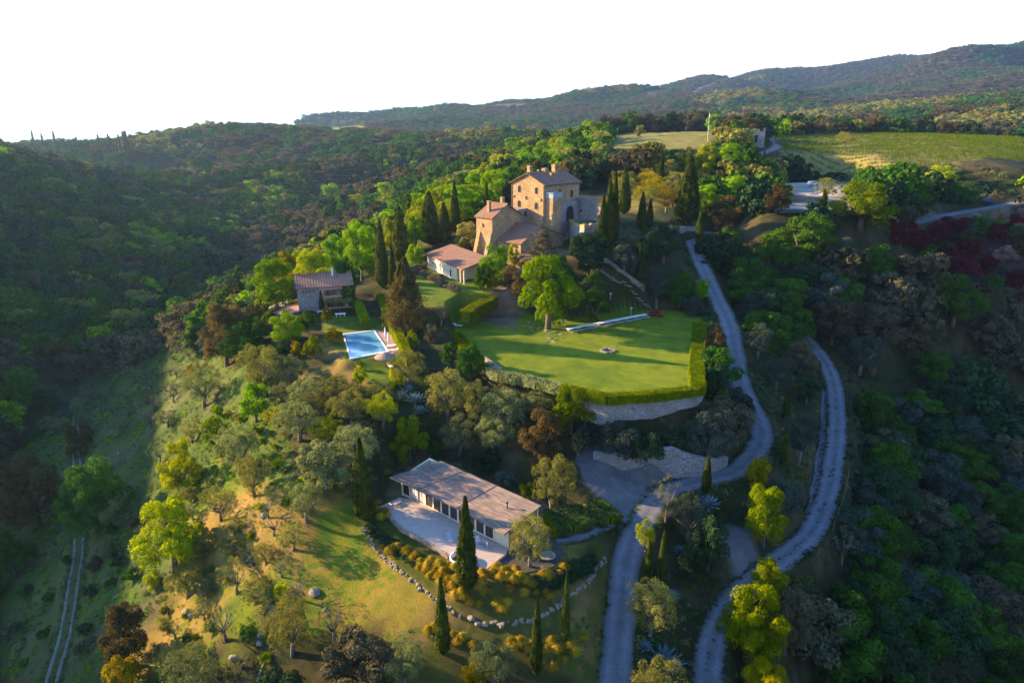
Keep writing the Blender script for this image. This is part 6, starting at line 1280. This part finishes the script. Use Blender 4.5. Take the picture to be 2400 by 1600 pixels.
right = XA > 0; inb = np.zeros(len(XA), bool)
for bl in BELT: inb |= inside(XA, YA, bl)
q = np.where((q >= .70) & right & ~inb & (np.hypot(XA, YA) < 330), .6, q); rr_ = R3.rand(len(XA))
sel = [(q < .42, 'holm', A), ((q >= .42) & (q < .56) & (rr_ < .75), 'dark', B), ((q >= .42) & (q < .56) & (rr_ >= .75), 'brown', A), ((q >= .56) & (q < .70), 'green', B), ((q >= .70) & (rr_ < .5), 'olivewarm', A), ((q >= .70) & (rr_ >= .5), 'bright', C_)]
for m_, mt, cr in sel:
    for side, nm in ((~right, "left of the castle ridge"), (right, "behind and right of the castle")):
        k = m_ & side
        if k.sum(): mass('forest', "%s trees of the unbroken wood %s" % ({'holm': 'brown-green', 'dark': 'dark green', 'brown': 'brownish', 'green': 'mid-green', 'olivewarm': 'tan-green', 'bright': 'light green'}[mt], nm), XA[k], YA[k], ZA[k], cr, mt, 7, 15, R3, (.7, 1.15))
X4, Y4, Z4, R4 = wood_pts(900, 5000, 17, 7)
q = vnoise(X4, Y4, 260, 61)*.6+vnoise(X4, Y4, 60, 62)*.4
for m_, mt, cr, lb in ((q < .5, 'holm', A, "brown-green woods covering the distant hills"), ((q >= .5) & (q < .64), 'green', B, "green woods on the distant hills"), ((q >= .64) & (q < .72), 'brown', A, "brownish woods on the distant hills"), (q >= .72, 'olivewarm', B, "tan-green woods on the distant hills")):
    mass('distant_forest', lb, X4[m_], Y4[m_], Z4[m_], cr, mt, 17, 26, R4, (.45, .7), .1)
print("mass", len(XA), len(X4))
# far cypresses on the left skyline
R7 = random.Random(8)
for i in range(26):
    u = R7.choice([R7.uniform(60, 300), R7.uniform(120, 420)]); v = 345+ (u-60)*.02+R7.uniform(-8, 22); p = G(u, v, 800)
    if p is None: continue
    c = D_.copy(); COL.objects.link(c); c.location = p; s = R7.uniform(2.6, 4.2); c.scale = (s, s, s*R7.uniform(.8, 1.1)); tag(c, "thin far cypress on the hazy left hill", "cypress", "far cypresses on the hazy left hill")
tag(D_, "thin far cypress on the hazy left hill", "cypress", "far cypresses on the hazy left hill")
# tree row behind the vineyard and behind the upper meadow
for i, (u0, u1, v0, v1, n) in enumerate(((1392,1625,312,305,20), (1725,2360,302,322,46))):
    for j in range(n):
        t_ = (j+R7.uniform(-.3, .3))/n; u = u0+(u1-u0)*t_; v = v0+(v1-v0)*t_; p = PR(u, v, 575+R7.uniform(-8, 12)); p.z = H(p.x, p.y)-1
        w = R7.uniform(13, 20)
        put('oak', R7.choice(['holm', 'dark', 'brown', 'holm', 'green']), p, w, R7.uniform(13, 19) if u < 2150 else R7.uniform(9, 14), ["dark tree in the row behind the upper meadow", "dark tree in the long row behind the vineyard"][i], ["tree row behind the upper meadow", "tree row behind the vineyard"][i], dens=1.0)
T('oak', 'yellow', 2037, 318, 274, 44, "orange-tinted tree in the row behind the vineyard", r=560)
# undergrowth on the shaded valley floor, wild grass in the grove
def grid_pts(poly, gap, seed):
    R = np.random.RandomState(seed); xs = np.arange(min(p[0] for p in poly), max(p[0] for p in poly), gap); ys = np.arange(min(p[1] for p in poly), max(p[1] for p in poly), gap)
    X, Y = np.meshgrid(xs, ys); X = X.ravel()+R.uniform(-.5, .5, X.size)*gap; Y = Y.ravel()+R.uniform(-.5, .5, Y.size)*gap; k = inside(X, Y, poly); return X[k], Y[k], R
tuft0 = link('wild_grass', m_crown('bush', 950, 'green', .022, 3.2), None, G(640,1290)); tuft0.scale = (.8, .8, .5); tag(tuft0, "single low weed beside the footpath on dry grass", "weed")
for poly, gap, lo, hi, mts, lb, nm in (
   (GP((0,1567),(0,1040),(200,900),(420,770),(560,850),(560,1100),(420,1300),(300,1567)), 1.15, .5, 1.5, ('green', 'olive', 'olive', 'bright'), "weeds and low growth on the shaded olive slope", 'undergrowth'),
   (GP((280,1567),(420,1250),(480,1080),(540,860),(700,880),(690,1120),(760,1150),(700,1330),(800,1480),(1130,1490),(1380,1420),(1390,1567)), .95, .35, 1.0, ('lime', 'yellow', 'green', 'olivewarm'), "wild grass and weeds of the sunny grove", 'wild_grass'),
   (GP((700,900),(980,860),(1150,890),(1380,950),(1600,990),(1700,1000),(1640,1100),(1350,1050),(1000,1040),(900,1120),(760,1130)), 1.0, .6, 1.7, ('green', 'olivewarm', 'dark', 'olive'), "undergrowth of the bank below the lawn and pool", 'undergrowth'),
   (ISLE, 1.0, .5, 1.6, ('dark', 'blue', 'green', 'olive'), "undergrowth between the two gravel roads", 'undergrowth'),
   (GP((1850,1230),(1920,1100),(1935,900),(1850,740),(2352,800),(2352,1567),(1650,1567),(1720,1380)), 1.7, 1.2, 3.0, ('dark', 'green', 'blue', 'holm'), "undergrowth of the right valley", 'undergrowth'),
   (GP((2080,550),(2352,500),(2352,690),(2180,640)), 2.6, 2.0, 4.5, ('red', 'dark', 'red', 'holm'), "scrub of the burnt purple slope", 'undergrowth'),
   (GP((1790,402),(1960,408),(2352,388),(2352,440),(1960,445),(1960,425),(1800,412)), 3.2, 2.5, 5.5, ('dark', 'green', 'olive', 'holm'), "scrub below the vineyard", 'undergrowth'),
   (GP((1330,560),(1500,520),(1590,560),(1680,760),(1640,800),(1610,735),(1480,700),(1380,620)), 1.3, .7, 1.8, ('dark', 'green', 'dark', 'blue'), "undergrowth on the bank right of the castle", 'undergrowth')):
    Xg, Yg, Rg = grid_pts(poly, gap, 77); k = np.ones(len(Xg), bool)
    for pl in (LAWN, HOUSET, BEDG, POOLT, FARMT, GARDEN): k &= ~inside(Xg, Yg, pl)
    for L, w in ((R_MAIN, 2.35), (R_LOW, 2.2), (PARK, 6), (R_DRIVE, 2.4), (R_LINK, 3), (R_OLD, 1.3), (R_TOP, 3), (R_FAR, 4.5), (R_PATH, .9)): k &= pdist(Xg, Yg, L[::3]+[L[-1]], False)[0] > w
    dl = pdist(Xg, Yg, R_LEFT[::3]+[R_LEFT[-1]], False)[0]; k &= (dl > 1.5)
    dens = vnoise(Xg, Yg, 5, 71)*.6+vnoise(Xg, Yg, 1.8, 72)*.4; k &= (dens > (.50 if nm == 'wild_grass' else .42)); Xg, Yg = Xg[k], Yg[k]; Zg = Hs(Xg, Yg); sp_ = (vnoise(Xg, Yg, 4, 73)*.7+Rg.rand(len(Xg))*.3)
    lv = [0, .38, .5, .62, 2]
    for i, mt in enumerate(mts):
        k = (sp_ >= lv[i]) & (sp_ < lv[i+1])
        if k.sum(): mass(nm, lb+", the "+{'green': 'green', 'blue': 'grey', 'olive': 'grey-green', 'dark': 'darkest', 'lime': 'bright', 'yellow': 'golden', 'olivewarm': 'tan', 'bright': 'fresh green', 'holm': 'brown', 'red': 'wine-red', 'brown': 'rusty'}[mt]+" kind", Xg[k], Yg[k], Zg[k], tuft0, mt, lo, hi, Rg, (.5, .9), .05)
# grass along the verges
for L, hw in ((R_MAIN, 2.05), (R_LOW, 1.85), (R_DRIVE, 1.6), (R_LEFT, 1.15), (R_PATH, .3)):
    Rw = np.random.RandomState(len(L)); P_ = []
    for i in range(0, len(L)-1):
        d = (L[i+1]-L[i]); d.z = 0
        if d.length < .01: continue
        d.normalize()
        for sg in (-1, 1):
            for _ in range(5):
                if Rw.rand() < .62: w = sg*(hw+abs(Rw.normal())*.5-.25); P_.append((L[i].x+d.y*w+Rw.uniform(-.4, .4)*d.x, L[i].y-d.x*w+Rw.uniform(-.4, .4)*d.y, L[i].z))
        if (L is R_LOW or L is R_LEFT) and Rw.rand() < .8: w = Rw.normal()*.22; P_.append((L[i].x+d.y*w, L[i].y-d.x*w, L[i].z))
    P_ = np.array(P_); mass('verge_grass', "ragged grass along the verge of the "+("gravel road" if L is R_MAIN else "lower track" if L is R_LOW else "farm track" if L is R_LEFT else "footpath" if L is R_PATH else "driveway"), P_[:, 0], P_[:, 1], P_[:, 2], tuft0, 'green' if L is not R_LOW else 'dark', .25, .75, Rw, (.4, .7), .05)
# vine rows
a0 = G(1820,395); a1 = G(1800,318, 250); vx, vy = [], []
xs = [p[0] for p in VINEY]; ys = [p[1] for p in VINEY]; ang = math.radians(38); ca, sa = math.cos(ang), math.sin(ang)
S, Tt = np.meshgrid(np.arange(-700, 700, 3.1), np.arange(-100, 800, 1.5)); Xv = (S*ca-Tt*sa).ravel(); Yv = (S*sa+Tt*ca).ravel(); k = inside(Xv, Yv, VINEY); Xv, Yv = Xv[k], Yv[k]; Rv = np.random.RandomState(4)
k = visible(Xv, Yv, Hs(Xv, Yv), 30) & (Rv.rand(len(Xv)) < .85) & (np.hypot(Xv-G(1940,336).x, Yv-G(1940,336).y) > 8); Xv, Yv = Xv[k], Yv[k]
mass('vines', "yellow-green vine rows of the vineyard", Xv+Rv.uniform(-.2, .2, len(Xv)), Yv, Hs(Xv, Yv), tuft0, 'vine', 1.3, 1.9, Rv, (.9, 1.2), 0)
print("vines", len(Xv))
# ------------------------------------------------------------------ air
hz = MB(); zb, zt = float(HG.min())-1.5, max(float(HG.max()), CAMZ)+40
hz.box((0, 0, (zb+zt)/2), (54000, 54000, zt-zb)); ho = hz.build('haze', [])
hm = bpy.data.materials.new('haze'); hm.use_nodes = True; t = hm.node_tree; t.nodes.clear(); o_ = N(t, "OutputMaterial"); pv = N(t, "VolumePrincipled")
pv.inputs["Color"].default_value = (.34, .60, 1.0, 1); pv.inputs["Density"].default_value = 6.5e-5; pv.inputs["Anisotropy"].default_value = .35
t.links.new(pv.outputs[0], o_.inputs["Volume"]); ho.data.materials.append(hm); tag(ho, "thin haze over the hills", kind="stuff")
